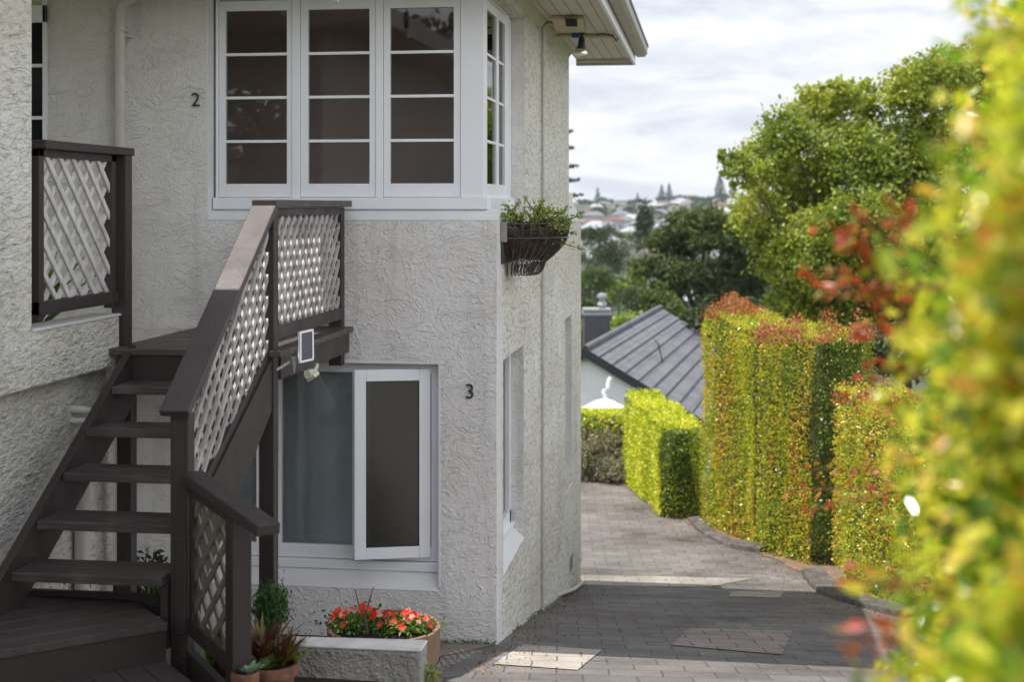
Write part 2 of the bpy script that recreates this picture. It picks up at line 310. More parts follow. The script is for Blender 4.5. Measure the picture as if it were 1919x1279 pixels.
M['leaf_succ'] = mat_leaf('leaf_pale_succulent', [(0, (.20, .32, .20)), (1, (.38, .50, .36))], .5, .1)
M['petal_red'] = mat_leaf('petal_scarlet', [(0, (.70, .035, .012)), (1, (.80, .08, .025))], .5, .3)
M['petal_pink'] = mat_leaf('petal_salmon', [(0, (.72, .22, .18)), (1, (.85, .45, .42))], .5, .3)
# ------------------------------------------------------------------ object helpers
ORG = {}
def tag(o, label=None, cat=None, group=None, kind=None):
    if label: o['label'] = label
    if cat: o['category'] = cat
    if group: o['group'] = group
    if kind: o['kind'] = kind
    return o
def thing(name, label, cat, loc=(0, 0, 0), group=None, kind=None):
    o = bpy.data.objects.new(name, None); o.empty_display_size = .2; col.objects.link(o)
    o.location = loc; ORG[o.name] = Vector(loc); return tag(o, label, cat, group, kind)
def link(name, me, mats, parent=None, origin=None):
    o = bpy.data.objects.new(name, me); col.objects.link(o)
    if parent is not None: o.parent = parent; ORG[o.name] = ORG[parent.name]
    else:
        ORG[o.name] = Vector(origin or (0, 0, 0)); o.location = ORG[o.name]
    for m in (mats if isinstance(mats, (list, tuple)) else [mats]): me.materials.append(m)
    return o
class MB:
    def __init__(s): s.v = []; s.f = []
    def add(s, vs, fs):
        b = len(s.v); s.v += [Vector(v) for v in vs]; s.f += [tuple(b + i for i in f) for f in fs]; return s
    def box(s, x0, x1, y0, y1, z0, z1):
        x0, x1 = sorted((x0, x1)); y0, y1 = sorted((y0, y1)); z0, z1 = sorted((z0, z1))
        return s.add([(x0, y0, z0), (x1, y0, z0), (x1, y1, z0), (x0, y1, z0), (x0, y0, z1), (x1, y0, z1), (x1, y1, z1), (x0, y1, z1)],
                     [(0, 3, 2, 1), (4, 5, 6, 7), (0, 1, 5, 4), (1, 2, 6, 5), (2, 3, 7, 6), (3, 0, 4, 7)])
    def obox(s, c, ax, hx, hy, hz):
        """box about centre c with axes ax (3 unit vectors) and half sizes"""
        c = Vector(c); a, b, d = [Vector(q).normalized() for q in ax]; vs = []
        for k in (-1, 1):
            for i, j in ((-1, -1), (1, -1), (1, 1), (-1, 1)): vs.append(c + a * hx * i + b * hy * j + d * hz * k)
        return s.add(vs, [(0, 3, 2, 1), (4, 5, 6, 7), (0, 1, 5, 4), (1, 2, 6, 5), (2, 3, 7, 6), (3, 0, 4, 7)])
    def beam(s, p, q, w, h, up=(0, 0, 1)):
        p, q = Vector(p), Vector(q); d = (q - p); L = d.length; d.normalize(); up = Vector(up); sd = d.cross(up).normalized(); u2 = sd.cross(d)
        return s.obox((p + q) / 2, (d, sd, u2), L / 2, w / 2, h / 2)
    def prism(s, poly, ext):
        n = len(poly); e = Vector(ext); a = [Vector(p) for p in poly]; b = [p + e for p in a]
        return s.add(a + b, [tuple(range(n))[::-1], tuple(range(n, 2 * n))] + [(i, (i + 1) % n, n + (i + 1) % n, n + i) for i in range(n)])
    def tube(s, pts, r, n=8, cap=True):
        pts = [Vector(p) for p in pts]; rs = r if isinstance(r, (list, tuple)) else [r] * len(pts); b = len(s.v); vs = []
        ref = None
        for i, p in enumerate(pts):
            d = (pts[min(i + 1, len(pts) - 1)] - pts[max(i - 1, 0)]).normalized()
            if ref is None: ref = d.orthogonal().normalized()
            u = (ref - d * ref.dot(d)); u = u.normalized() if u.length > 1e-6 else d.orthogonal().normalized(); ref = u; w = d.cross(u)
            for k in range(n):
                a = 2 * math.pi * k / n; vs.append(p + (u * math.cos(a) + w * math.sin(a)) * rs[i])
        fs = [(i * n + k, i * n + (k + 1) % n, (i + 1) * n + (k + 1) % n, (i + 1) * n + k) for i in range(len(pts) - 1) for k in range(n)]
        if cap: fs += [tuple(range(n))[::-1], tuple((len(pts) - 1) * n + k for k in range(n))]
        return s.add(vs, fs)
    def lathe(s, c, prof, n=32, a0=0, a1=2 * math.pi):
        c = Vector(c); vs = []; full = abs(a1 - a0 - 2 * math.pi) < 1e-6; m = n if full else n + 1
        for r, z in prof:
            for k in range(m):
                a = a0 + (a1 - a0) * k / n; vs.append(c + Vector((r * math.cos(a), r * math.sin(a), z)))
        fs = [(i * m + k, i * m + (k + 1) % m, (i + 1) * m + (k + 1) % m, (i + 1) * m + k) for i in range(len(prof) - 1) for k in range(m if full else n)]
        return s.add(vs, fs)
    def build(s, name, mat, parent=None, bevel=0, smooth=False, origin=None):
        org = ORG[parent.name] if parent is not None else Vector(origin or (0, 0, 0))
        me = bpy.data.meshes.new(name); me.from_pydata([v - org for v in s.v], [], s.f); me.update()
        bm = bmesh.new(); bm.from_mesh(me); bmesh.ops.recalc_face_normals(bm, faces=bm.faces); bm.to_mesh(me); bm.free()
        o = link(name, me, mat, parent, origin)
        if smooth:
            me.polygons.foreach_set('use_smooth', [True] * len(me.polygons))
            try: me.set_sharp_from_angle(angle=R(40))
            except Exception: pass
        if bevel:
            b = o.modifiers.new('bevel', 'BEVEL'); b.width = bevel; b.segments = 2; b.limit_method = 'ANGLE'; b.angle_limit = R(40); b.harden_normals = False
        return o
class Each:
    'every piece added becomes a part of its own'
    def __init__(s, name, mat, parent, **k): s.a = (name, mat, parent); s.k = k; s.out = []
    def __getattr__(s, fn):
        def go(*a, **k):
            m = MB(); getattr(m, fn)(*a, **k); s.out.append(m.build(*s.a, **s.k)); return s
        return go
def leafmesh(name, P, size, mat, parent=None, D=None, aspect=.5, flat=0.0, origin=None, jit=1.0, smooth=False):
    """many small folded leaves, two triangles each side of the midrib"""
    P = np.asarray(P, float); n = len(P); size = np.broadcast_to(np.asarray(size, float), (n,))[:, None]
    d = rng.normal(size=(n, 3)) * jit
    if D is not None: d = d + np.asarray(D)
    d /= np.linalg.norm(d, axis=1, keepdims=True) + 1e-9
    q = rng.normal(size=(n, 3)); q[:, 2] += flat
    q -= d * (q * d).sum(1, keepdims=True); q /= np.linalg.norm(q, axis=1, keepdims=True) + 1e-9   # leaf normal
    s = np.cross(d, q)
    org = np.array(ORG[parent.name] if parent is not None else (origin or (0, 0, 0)))
    B = P - org
    v0 = B - d * size * .5; v2 = B + d * size * .5
    mid = B - d * size * .05
    v1 = mid + s * size * aspect * .5 + q * size * .10; v3 = mid - s * size * aspect * .5 + q * size * .10
    V = np.stack([v0, v1, v2, v3], 1).reshape(-1, 3)
    i = np.arange(n)[:, None] * 4
    F = np.concatenate([i + np.array([[0, 1, 2]]), i + np.array([[0, 2, 3]])], 1).reshape(-1, 3)
    me = bpy.data.meshes.new(name); me.vertices.add(len(V)); me.vertices.foreach_set('co', V.ravel())
    me.loops.add(len(F) * 3); me.loops.foreach_set('vertex_index', F.ravel().astype(np.int32))
    me.polygons.add(len(F)); me.polygons.foreach_set('loop_start', np.arange(0, len(F) * 3, 3, dtype=np.int32))
    me.update(); me.validate()
    return link(name, me, mat, parent, origin)
def blob_points(lobes, n, shell=.55, clump=None, csig=.16, cper=40):
    """leaf positions in clumps scattered through ellipsoid lobes: [(centre, (rx,ry,rz))]"""
    w = np.array([r[0] * r[1] * r[2] for c, r in lobes]) ** .7; w /= w.sum()
    nc = max(1, n // cper); k = rng.choice(len(lobes), nc, p=w)
    C = np.array([list(c) for c, r in lobes])[k]; Rr = np.array([r for c, r in lobes])[k]
    u = rng.normal(size=(nc, 3)); u /= np.linalg.norm(u, axis=1, keepdims=True)
    rad = shell + (1 - shell) * rng.random((nc, 1)) ** .7
    cen = C + u * Rr * rad
    sg = csig * Rr.mean(1, keepdims=True) * (.6 + .8 * rng.random((nc, 1)))
    pts = np.repeat(cen, cper, 0) + rng.normal(size=(nc * cper, 3)) * np.repeat(sg, cper, 0) * np.array([1, 1, .7])
    out = np.repeat(u, cper, 0)
    return pts, out
def clip_line(poly, p, d):
    """line p + t d clipped by convex 2-D polygon"""
    t0, t1 = -1e9, 1e9; n = len(poly)
    A = sum(poly[i][0] * poly[(i + 1) % n][1] - poly[(i + 1) % n][0] * poly[i][1] for i in range(n)); sg = 1 if A > 0 else -1
    for i in range(n):
        a, b = poly[i], poly[(i + 1) % n]; nx, ny = -(b[1] - a[1]) * sg, (b[0] - a[0]) * sg
        den = nx * d[0] + ny * d[1]; num = nx * (p[0] - a[0]) + ny * (p[1] - a[1])
        if abs(den) < 1e-9:
            if num < 0: return None
            continue
        t = -num / den
        if den > 0: t0 = max(t0, t)
        else: t1 = min(t1, t)
    return (t0, t1) if t1 > t0 + .01 else None
def lattice(name, O, U, W, poly, pitch, width, th, mat, parent, order=(1, -1)):
    """two crossing layers of 45 degree strips, clipped to poly in the plane O + u U + w W"""
    O, U, W = Vector(O), Vector(U).normalized(), Vector(W).normalized(); N = U.cross(W)
    out = []
    for k, sgn in enumerate(order):
        mb = MB(); d = (math.sqrt(.5), sgn * math.sqrt(.5)); step = pitch
        cs = [p[0] for p in poly]; cw = [p[1] for p in poly]
        span = (max(cs) - min(cs)) + (max(cw) - min(cw)); i0 = -int(span / step) - 2
        for i in range(i0, -i0):
            p = (min(cs) + i * step + .4 * step, min(cw) if sgn > 0 else max(cw))
            t = clip_line(poly, p, d)
            if not t: continue
            t = (t[0] - .03, t[1] + .03)
            a = O + U * (p[0] + d[0] * t[0]) + W * (p[1] + d[1] * t[0]); b = O + U * (p[0] + d[0] * t[1]) + W * (p[1] + d[1] * t[1])
            off = N * ((k - .5) * th * 1.04 + random.uniform(-.0008, .0008)); D = (b - a).normalized()
            mb.obox((a + b) / 2 + off, (D, N.cross(D), N), (b - a).length / 2, width / 2 * random.uniform(.93, 1.05), th / 2)
        out.append(mb.build(name, mat, parent))
    return out
# ------------------------------------------------------------------ ground
def ground_sheet():
    ys = sorted(set([-60, -30, -10, -4] + list(np.arange(0, 30, .5)) + list(np.arange(30, 70, 2)) + list(np.arange(70, 240, 10)) + list(np.arange(240, 2600, 60)) + [3500, 5000, 7500]))
    me = MB(); rows = []
    for y in ys:
        hw = max(40, abs(y) * 1.3); xs = [-hw, -hw * .5, -20, -12, -8, -5, -3, -1, 0, 1, 2, 3, 4, 6, 9, 14, 20, hw * .5, hw]; rows.append([(x, y, gz(y) - .012 + (math.sin(x * .013 + y * .004) * min(3, max(0, (y - 300) * .003)))) for x in xs])
    m = len(rows[0]); vs = [p for r in rows for p in r]
    fs = [(i * m + k, i * m + k + 1, (i + 1) * m + k + 1, (i + 1) * m + k) for i in range(len(rows) - 1) for k in range(m - 1)]
    me.add(vs, fs); o = me.build('ground', M['terrain']); tag(o, 'scrubby ground falling away from the house to the valley and far hill', 'ground', kind='structure')
ground_sheet()
EDGE = [ground(p, q) for p, q in ((1672, 1148), (1600, 1112), (1500, 1072), (1430, 1040), (1360, 1022), (1285, 976), (1240, 968), (1205, 925), (1160, 912), (1085, 902))]
EDGE.sort(key=lambda v: v.y)
ex = [(-3, .75), (0, 1.0), (4, 1.6), (9, 2.35), (12, 2.35)] + [(v.y, v.x) for v in EDGE if v.y > 13]
def edge_x(y): return float(np.interp(y, [a for a, b in ex], [b for a, b in ex]))
def strip(name, mat, x0f, x1f, ya, yb, lift, nx=8, dy=.25):
    vs = []; ys = list(np.arange(ya, yb, dy)) + [yb]
    for y in ys:
        a, b = x0f(y), x1f(y)
        for k in range(nx + 1): vs.append((a + (b - a) * k / nx, y, gz(y) + lift))
    m = nx + 1
    return MB().add(vs, [(i * m + k, i * m + k + 1, (i + 1) * m + k + 1, (i + 1) * m + k) for i in range(len(ys) - 1) for k in range(nx)]).build(name, mat)
yend = max(v.y for v in EDGE)
tag(strip('driveway', M['pavers'], lambda y: -7.0 if y < 9.41 else (-1.9 if y < 15.4 else -14), edge_x, -3, yend, 0, 10), 'grey cobble paved driveway sloping down past the house', 'driveway', kind='structure')
tag(strip('mulch_bed', M['mulch'], lambda y: edge_x(y) - .04 - .05 * math.sin(y * 7), lambda y: edge_x(y) + 2.5, 1, yend + .4, .01, 4), 'bark mulch strip under the hedges', 'garden bed', kind='structure')
tag(strip('mulch_bed_far', M['mulch'], lambda y: -9, lambda y: edge_x(y) + 2.0, yend - .05, yend + 2.2, .02, 4), 'bark mulch at the bend of the drive', 'garden bed', kind='structure')
tag(strip('concrete_apron', M['concrete'], lambda y: -2.6, lambda y: -1.42 - .33 * max(0, (9.38 - y)), 7.9, 9.40, .004, 4), 'stained concrete strip at the foot of the front wall', 'pavement', kind='structure')
def gpatch(name, quad, mat, lift=.006):
    ps = [ground(*q) for q in quad]; n = 6; vs = []
    for i in range(n + 1):
        for j in range(n + 1):
            a = ps[0].lerp(ps[1], i / n); b = ps[3].lerp(ps[2], i / n); p = a.lerp(b, j / n); vs.append((p.x, p.y, gz(p.y) + lift))
    m = n + 1
    mb = MB().add(vs, [(i * m + j, (i + 1) * m + j, (i + 1) * m + j + 1, i * m + j + 1) for i in range(n) for j in range(n)])
    return mb.build(name, mat)
k = 0
for q, mt, lb in ((((1372, 1111), (1468, 1112), (1462, 1124), (1366, 1121)), 'newpaver', 'single pale paver row set into the shaded driveway'),
                  (((1292, 1182), (1486, 1187), (1466, 1231), (1258, 1214)), 'newpaver_pink', 'block of pinkish replacement pavers in the shaded driveway'),
                  (((978, 1212), (1128, 1222), (1082, 1259), (926, 1247)), 'paver_palest', 'small paler block of the paving beside the house corner'),
                  (((1089, 1080), (1410, 1086), (1330, 1104), (1089, 1099)), 'newpaver', 'long band of pale pavers crossing the drive')):
    tag(gpatch('paver_patch', q, M[mt]), lb, 'pavers', kind='structure')
# ------------------------------------------------------------------ the house
YF = 9.41; XS = -1.41; REC = .10; SOF = 1.565
YW = YF + REC; XW = XS - REC
house = thing('stucco_house', 'pale textured stucco house with white multi-pane corner windows and deep eaves', 'house', (XS, YF, -2.95))
def zy(py, px, y): return on_y(px, py, y).z
def xy_(px, y): return on_y(px, HOR, y).x
def yx(px, x): return on_x(px, HOR, x).y
T = .24
uo_l = xy_(387, YF); uo_b = zy(412, 700, YF); uo_t = 1.44       # upper opening
lo_l = xy_(372, YF); lo_r = xy_(825, YF); lo_t = zy(679, 800, YF); lo_b = zy(1108, 800, YF)
sy_e = 10.83                                                     # far jamb of side windows
sl0, sl_t, sl_b = 9.72, zy(645, 983, 10.87), -2.555
YEND = 14.36; YLOW = 15.72; ZST = -.09
fr = MB()
fr.box(-7.5, uo_l, YF, YF + T, -3.3, SOF)                        # left of the windows
fr.box(uo_l, XS, YF, YF + T, lo_t, uo_b)                         # between storeys
fr.box(uo_l, XS, YF, YF + T, uo_t, SOF)                          # head
fr.box(lo_r, XS, YF, YF + T, -3.6, lo_t)                         # pier at the corner
fr.box(uo_l, lo_l, YF, YF + T, -3.3, lo_t) if lo_l > uo_l else None
fr.box(lo_l if lo_l > uo_l else uo_l, lo_r, YF, YF + T, -3.4, lo_b)
fr.build('front_wall', M['stucco_front'], house)
sd = MB(); yf = YF + T
sd.box(XS - T, XS, yf, sy_e, sl_t, uo_b); sd.box(XS - T, XS, yf, sy_e, uo_t, SOF)
sd.box(XS - T, XS, yf, sl0 + .001, -3.7, sl_t) if sl0 > yf else None
sd.box(XS - T, XS, max(yf, sl0), sy_e, -3.9, sl_b)
w2a, w2b, w2t, w2b_ = yx(1059, XS), yx(1071.5, XS), zy(589, 1071, yx(1071.5, XS)), zy(880, 1071, yx(1071.5, XS))
sd.box(XS - T, XS, sy_e, w2a, -4.6, SOF)
sd.box(XS - T, XS, w2a, YEND, w2t, SOF); sd.box(XS - T, XS, w2a, w2b, -4.7, w2b_ + .0)
sd.box(XS - T, XS, YEND, w2b, w2t, ZST)
sd.box(XS - T, XS, w2b, YLOW, -4.8, ZST - .08)
sd.box(-7.5, XS - T, YEND - T, YEND, ZST, SOF); sd.box(-7.5, XS - T, YLOW - T, YLOW, -4.8, ZST - .08)
sd.build('side_wall', M['stucco_side'], house)
# the faces of the recess that look at the camera keep the trowelled texture
jb = Each('window_reveal', M['stucco_front'], house); jb.box(XW - .1, XS - .002, sy_e - .004, sy_e + .02, uo_b, uo_t); jb.box(XW - .1, XS - .002, sy_e - .004, sy_e + .02, sl_b, sl_t)
jb.box(XW - .1, XS - .002, w2b - .004, w2b + .02, w2b_, w2t)
# smooth sloping sills and reveals
pl = Each('sill_render', M['plaster'], house)
zi = uo_b + .075
pl.prism([(uo_l, YF - .004, uo_b - .002), (uo_l, YW + .1, uo_b - .002), (uo_l, YW + .1, zi), (uo_l, YW, zi)], (XS + .004 - uo_l, 0, 0))
pl.prism([(XS + .004, YF + .1, uo_b - .001), (XW - .1, YF + .1, uo_b - .001), (XW - .1, YF + .1, zi - .002), (XW, YF + .1, zi - .002)], (0, sy_e - YF - .1, 0))
pl.box(uo_l - .001, uo_l + .012, YF - .003, YW + .02, uo_b, uo_t)
zl = lo_b + .11
pl.prism([(lo_l, YF - .004, lo_b), (lo_l, YW + .1, lo_b), (lo_l, YW + .1, zl), (lo_l, YW, zl)], (lo_r - lo_l - .002, 0, 0))
pl.box(lo_r - .012, lo_r + .001, YF - .003, YW + .1, lo_b + .02, lo_t); pl.box(lo_l, lo_r - .012, YF - .003, YW + .1, lo_t - .014, lo_t + .001)
pl.prism([(XS + .004, sl0, sl_b), (XW - .1, sl0, sl_b), (XW - .1, sl0, sl_b + .10), (XW, sl0, sl_b + .10)], (0, sy_e - sl0 - .005, 0))
pl.prism([(XS + .004, w2a, w2b_ - .14), (XW - .1, w2a, w2b_ - .14), (XW - .1, w2a, w2b_ + .06), (XW, w2a, w2b_ + .06)], (0, w2b - w2a - .006, 0))
# stepped shoulder at the far end of the side wall
sh = MB()
sh.prism([(XS + .004, w2b + .1, ZST - .08), (XS + .004, YLOW + .03, ZST - .08), (XS + .004, YLOW + .03, ZST - .06), (XS + .004, YEND + .45, ZST + .10), (XS + .004, YEND, ZST + .10), (XS + .004, YEND, ZST - .08)], (-T - 1.5, 0, 0))
sh.box(XS - .9, XS, YEND + .002, YEND + .42, ZST + .08, ZST + .22)
sh.build('shoulder_capping', M['white'], house)
# eaves
EX = -.81
so = MB()
so.box(-7.5, EX, 8.82, YF, SOF, SOF + .03); so.box(XS, EX, YF, 15.25, SOF, SOF + .03)
so.build('soffit', M['cream'], house)
gm = Each('soffit_joint', mat_simple('soffit_joint', (.22, .20, .16), .8), house)
for k in range(5): x = XS + .1 + k * .1; gm.box(x, x + .006, 8.9, 15.12, SOF - .0015, SOF + .001)
tr = MB(); tr.prism([(XS, YF - .02, SOF), (XS + .05, YF - .02, SOF), (XS, YF - .02, SOF - .07)], (0, YEND - YF, 0))
tr.box(XS, EX, 15.13, 15.25, SOF - .03, SOF); tr.box(XS - .01, EX + .02, 15.25, 15.28, SOF - .06, SOF + .1)
tr.build('soffit_trim', M['cream'], house, .003)
fs_ = Each('fascia', M['white'], house, bevel=.003); fs_.box(EX, EX + .025, 8.8, 15.3, SOF - .055, SOF + .17); fs_.box(-7.5, EX, 8.79, 8.815, SOF - .055, SOF + .17)
gt = MB()
gp = [(EX + .027, SOF + .15), (EX + .027, SOF + .05), (EX + .04, SOF + .03), (EX + .12, SOF + .03), (EX + .15, SOF + .06), (EX + .155, SOF + .15), (EX + .145, SOF + .15), (EX + .14, SOF + .065), (EX + .115, SOF + .04), (EX + .045, SOF + .04)]
gt.prism([(a, 8.7, b) for a, b in gp[:6]] , (0, 6.62, 0)); gt.build('gutter', M['gutterp'], house, .003)
MB().box(EX + .145, EX + .165, 8.7, 15.34, SOF + .135, SOF + .16).build('gutter_lip', M['gutteredge'], house)
rf = MB()
rf.add([(-7.5, 8.72, SOF + .17), (EX + .1, 8.72, SOF + .17), (EX + .1, 15.36, SOF + .17), (-7.5, 15.36, SOF + .17), (-3.9, 12.04, SOF + 1.6), (-7.5, 12.04, SOF + 1.6)],
       [(0, 1, 4, 5), (1, 2, 4), (2, 3, 5, 4), (0, 3, 2, 1), (0, 5, 3)])
rf.build('roof', M['shingle'], house)
# rooms behind the glass
rm = MB()
rm.box(-6.4, -1.7, 11.5, 11.6, -.9, 1.5); rm.box(-6.4, -6.3, YF + T + .02, 12.2, -.9, 1.5); rm.box(-6.4, -1.7, YF + T + .02, 12.3, 1.45, 1.5); rm.box(-6.4, -1.7, YF + T + .02, 12.3, -.95, -.9)
rm.build('room_wall', M['room'], house)
rt = Each('room_door_frame', M['room_trim'], house)
rt.box(-4.32, -4.24, 11.42, 11.5, -.9, 1.2); rt.box(-6.3, -4.32, 11.42, 11.5, 1.12, 1.2); rt.box(-3.35, -3.28, 10.7, 10.78, -.9, .15)
MB().box(-4.62, -4.55, 11.38, 11.43, .35, .62).build('door_handle', M['black'], house)
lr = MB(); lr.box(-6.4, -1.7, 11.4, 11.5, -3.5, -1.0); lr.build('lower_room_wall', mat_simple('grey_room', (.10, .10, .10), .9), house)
# windows -----------------------------------------------------
def window_front(pxs, glass, zt, zb, zs, y, mull):
    """one casement: sash frame (part window), glazing bars and panes"""
# upper front casements: sash left/right px, glass left/right px
zg_t = on_y(700, 15, YW).z; zg_b = on_y(700, 344, YW).z; zs_b = on_y(700, 370, YW).z
bars = [on_y(700, q, YW).z for q in (97.5, 180, 263)]
fw_ = MB()                                                      # fixed frame with mullions
xl, xr = xy_(404, YW), XW
wins = [(409, 547, 422, 537), (562, 704, 577, 692), (718, 863, 731, 850)]
fw_.box(xl, xy_(409, YW), YW - .002, YW + .08, zs_b, uo_t)
fw_.box(xl, xr, YW - .002, YW + .08, zg_t + .075, uo_t)
fw_.box(xy_(547, YW), xy_(562, YW), YW - .004, YW + .08, zs_b, zg_t + .075); fw_.box(xy_(704, YW), xy_(718, YW), YW - .004, YW + .08, zs_b, zg_t + .075)
fw_.box(xy_(863, YW), XW, YW - .004, YW + .12, zs_b, zg_t + .075)
upf = fw_.build('window', M['white'], house, .004)
sl = MB(); sl.box(xy_(399, YW - .03), XW + .03, YW - .035, YW + .08, zi - .004, zs_b); sl.box(XW - .08, XW + .031, YW + .08, sy_e - .03, zi - .004, zs_b)
sl.build('window_sill', M['white'], upf, .004)
for a, b, c, d in wins:
    xa, xb, xc, xd = [xy_(q, YW) for q in (a, b, c, d)]; g_ = .003
    s_ = MB(); y0, y1 = YW + .006, YW + .046
    s_.box(xa + g_, xc, y0, y1, zs_b + g_, zg_t + .07); s_.box(xd, xb - g_, y0, y1, zs_b + g_, zg_t + .07)
    s_.box(xc, xd, y0, y1, zs_b + g_, zg_b); s_.box(xc, xd, y0, y1, zg_t, zg_t + .07)
    for z in bars: s_.box(xc, xd, y0 + .006, y1, z - .011, z + .009)
    s_.build('sash', M['white'], upf, .002)
    MB().box(xc - .005, xd + .005, YW + .028, YW + .031, zg_b - .005, zg_t + .005).build('pane', M['glass'], upf)
# upper side windows
ysd = [yx(q, XW) for q in (905.5, 911, 921, 927, 930, 939, 944.5)]
fs2 = MB(); y_l = ysd[-1] + .03
fs2.box(XW - .08, XW + .002, YW + .12, y_l + .25, zg_t + .075, uo_t)
fs2.box(XW - .08, XW + .002, y_l + .02, sy_e - .006, zs_b, zg_t + .075)
side_up = fs2.build('window', M['white'], house, .003)
ya, yb = YW + .10, sy_e - .12; ym = (ya + yb) / 2 + .0
for (p, q) in ((ya, ym), (ym, y_l + .02 if False else yb)):
    s_ = MB(); x0, x1 = XW - .04, XW - .003
    s_.box(x0, x1, p + .003, p + .055, zs_b, zg_t + .07); s_.box(x0, x1, q - .055, q - .003, zs_b, zg_t + .07)
    s_.box(x0, x1, p + .055, q - .055, zs_b, zg_b); s_.box(x0, x1, p + .055, q - .055, zg_t, zg_t + .07)
    for z in bars: s_.box(x0, x1 - .006, p + .055, q - .055, z - .011, z + .009)
    s_.build('sash', M['white'], side_up, .002)
    MB().box(XW - .022, XW - .019, p + .05, q - .05, zg_b - .005, zg_t + .005).build('pane', M['glass'], side_up)
# lower front window
zlb = on_y(600, 1021, YW).z; zlt = on_y(600, 697, YW).z; zfb = on_y(600, 1046, YW).z
X = lambda q: xy_(q, YW)
lf = MB()
for a, b in ((X(372) + .0, X(380)), (X(480), X(527)), (X(660), X(672)), (X(808), lo_r - .012)): lf.box(a, b, YW, YW + .07, zfb, lo_t - .014)
lf.box(lo_l, lo_r - .012, YW - .001, YW + .07, zlt, lo_t - .014); lf.box(lo_l, lo_r - .012, YW - .001, YW + .07, zfb, zlb)
low = lf.build('window', M['white'], house, .003)
ls = MB(); ls.box(lo_l, lo_r - .013, YW - .03, YW + .08, zl - .004, zfb - .004); ls.build('window_sill', M['white'], low, .006)
MB().box(X(586), X(597), YW - .008, YW, zlb - .075, zlb - .062).build('weep_cover', M['white'], low)
MB().box(X(380), X(480), YW + .03, YW + .034, zlb, zlt).build('pane', M['glass_low'], low)
MB().box(X(527), X(660), YW + .03, YW + .034, zlb, zlt).build('pane', M['glass_low'], low)
# opened casement, hinged at its right side
hx, hy = X(807), YW - .012; wdt = .515; an = R(17); du = Vector((-math.cos(an), -math.sin(an), 0)); dn = Vector((math.sin(an), -math.cos(an), 0))
zt_, zb_ = zlt + .035, zlb - .055; fwid = .078
cs = MB()
def cbox(mb, u0, u1, z0, z1, t0=-.025, t1=.025):
    c = Vector((hx, hy, 0)) + du * (u0 + u1) / 2 + dn * (t0 + t1) / 2; c.z = (z0 + z1) / 2
    mb.obox(c, (du, dn, (0, 0, 1)), abs(u1 - u0) / 2, abs(t1 - t0) / 2, abs(z1 - z0) / 2)
cbox(cs, 0, fwid, zb_, zt_); cbox(cs, wdt - fwid, wdt, zb_, zt_); cbox(cs, fwid, wdt - fwid, zb_, zb_ + fwid); cbox(cs, fwid, wdt - fwid, zt_ - fwid, zt_)
sash = cs.build('open_sash', M['white'], low, .004)
ps = MB(); cbox(ps, fwid, wdt - fwid, zb_ + fwid, zt_ - fwid, -.004, .004); ps.build('pane', M['glass_sash'], low)
gk = MB()
for u0, u1, z0, z1 in ((fwid - .001, fwid + .006, zb_ + fwid, zt_ - fwid), (wdt - fwid - .006, wdt - fwid + .001, zb_ + fwid, zt_ - fwid), (fwid, wdt - fwid, zb_ + fwid - .001, zb_ + fwid + .006), (fwid, wdt - fwid, zt_ - fwid - .006, zt_ - fwid + .001)):
    cbox(gk, u0, u1, z0, z1, -.012, .012)
gk.build('gasket', M['black'], low)
# curtain in soft folds
cu = MB(); n = 160; vs = []
for i in range(n + 1):
    x = -4.05 + i * 1.72 / n; y = YW + .12 + .020 * math.sin(i * .24) + .012 * math.sin(i * .13 + 1) + .004 * math.sin(i * .61)
    vs += [(x, y, -3.1), (x, y, -1.0)]
cu.add(vs, [(2 * i, 2 * i + 2, 2 * i + 3, 2 * i + 1) for i in range(n)]); cu.build('curtain', M['curtain'], house, smooth=True)
# lower side windows
def side_window(y0, y1, zb, zt, twin=False):
    f = MB(); f.box(XW - .07, XW, y0, y0 + .07, zb, zt); f.box(XW - .07, XW, y1 - .075, y1 - .004, zb, zt)
    f.box(XW - .07, XW, y0, y1 - .004, zb, zb + .09); f.box(XW - .07, XW, y0, y1 - .004, zt - .07, zt)
    w = f.build('window', M['white'], house, .003)
    MB().box(XW - .04, XW - .036, y0 + .06, y1 - .07, zb + .08, zt - .06).build('pane', M['glass_low'], w)
    s = MB(); s.box(XW - .05, XW + .03, y0, y1 - .006, zb - .03, zb + .002); s.build('window_sill', M['white'], w, .003)
side_window(sl0, sy_e, sl_b + .13, sl_t - .01); side_window(w2a, w2b, w2b_ + .09, w2t - .1)
# porch window on the back wall, far left
pw = MB(); pw.box(xy_(83, YF), xy_(89, YF), YF - .03, YF, -1, 1.5); pw.box(-5.6, xy_(89, YF), YF - .03, YF, 1.28, 1.4)
for q in (123, 221): z = on_y(70, q, YF).z; pw.box(-5.6, xy_(83, YF), YF - .02, YF - .005, z - .012, z + .012)
pwn = pw.build('window', M['white'], house, .002)
MB().box(-5.6, xy_(83, YF), YF - .012, YF - .008, -1, 1.28).build('pane', mat_simple('dark_glass', (.012, .012, .014), .10, spec=.12), pwn)
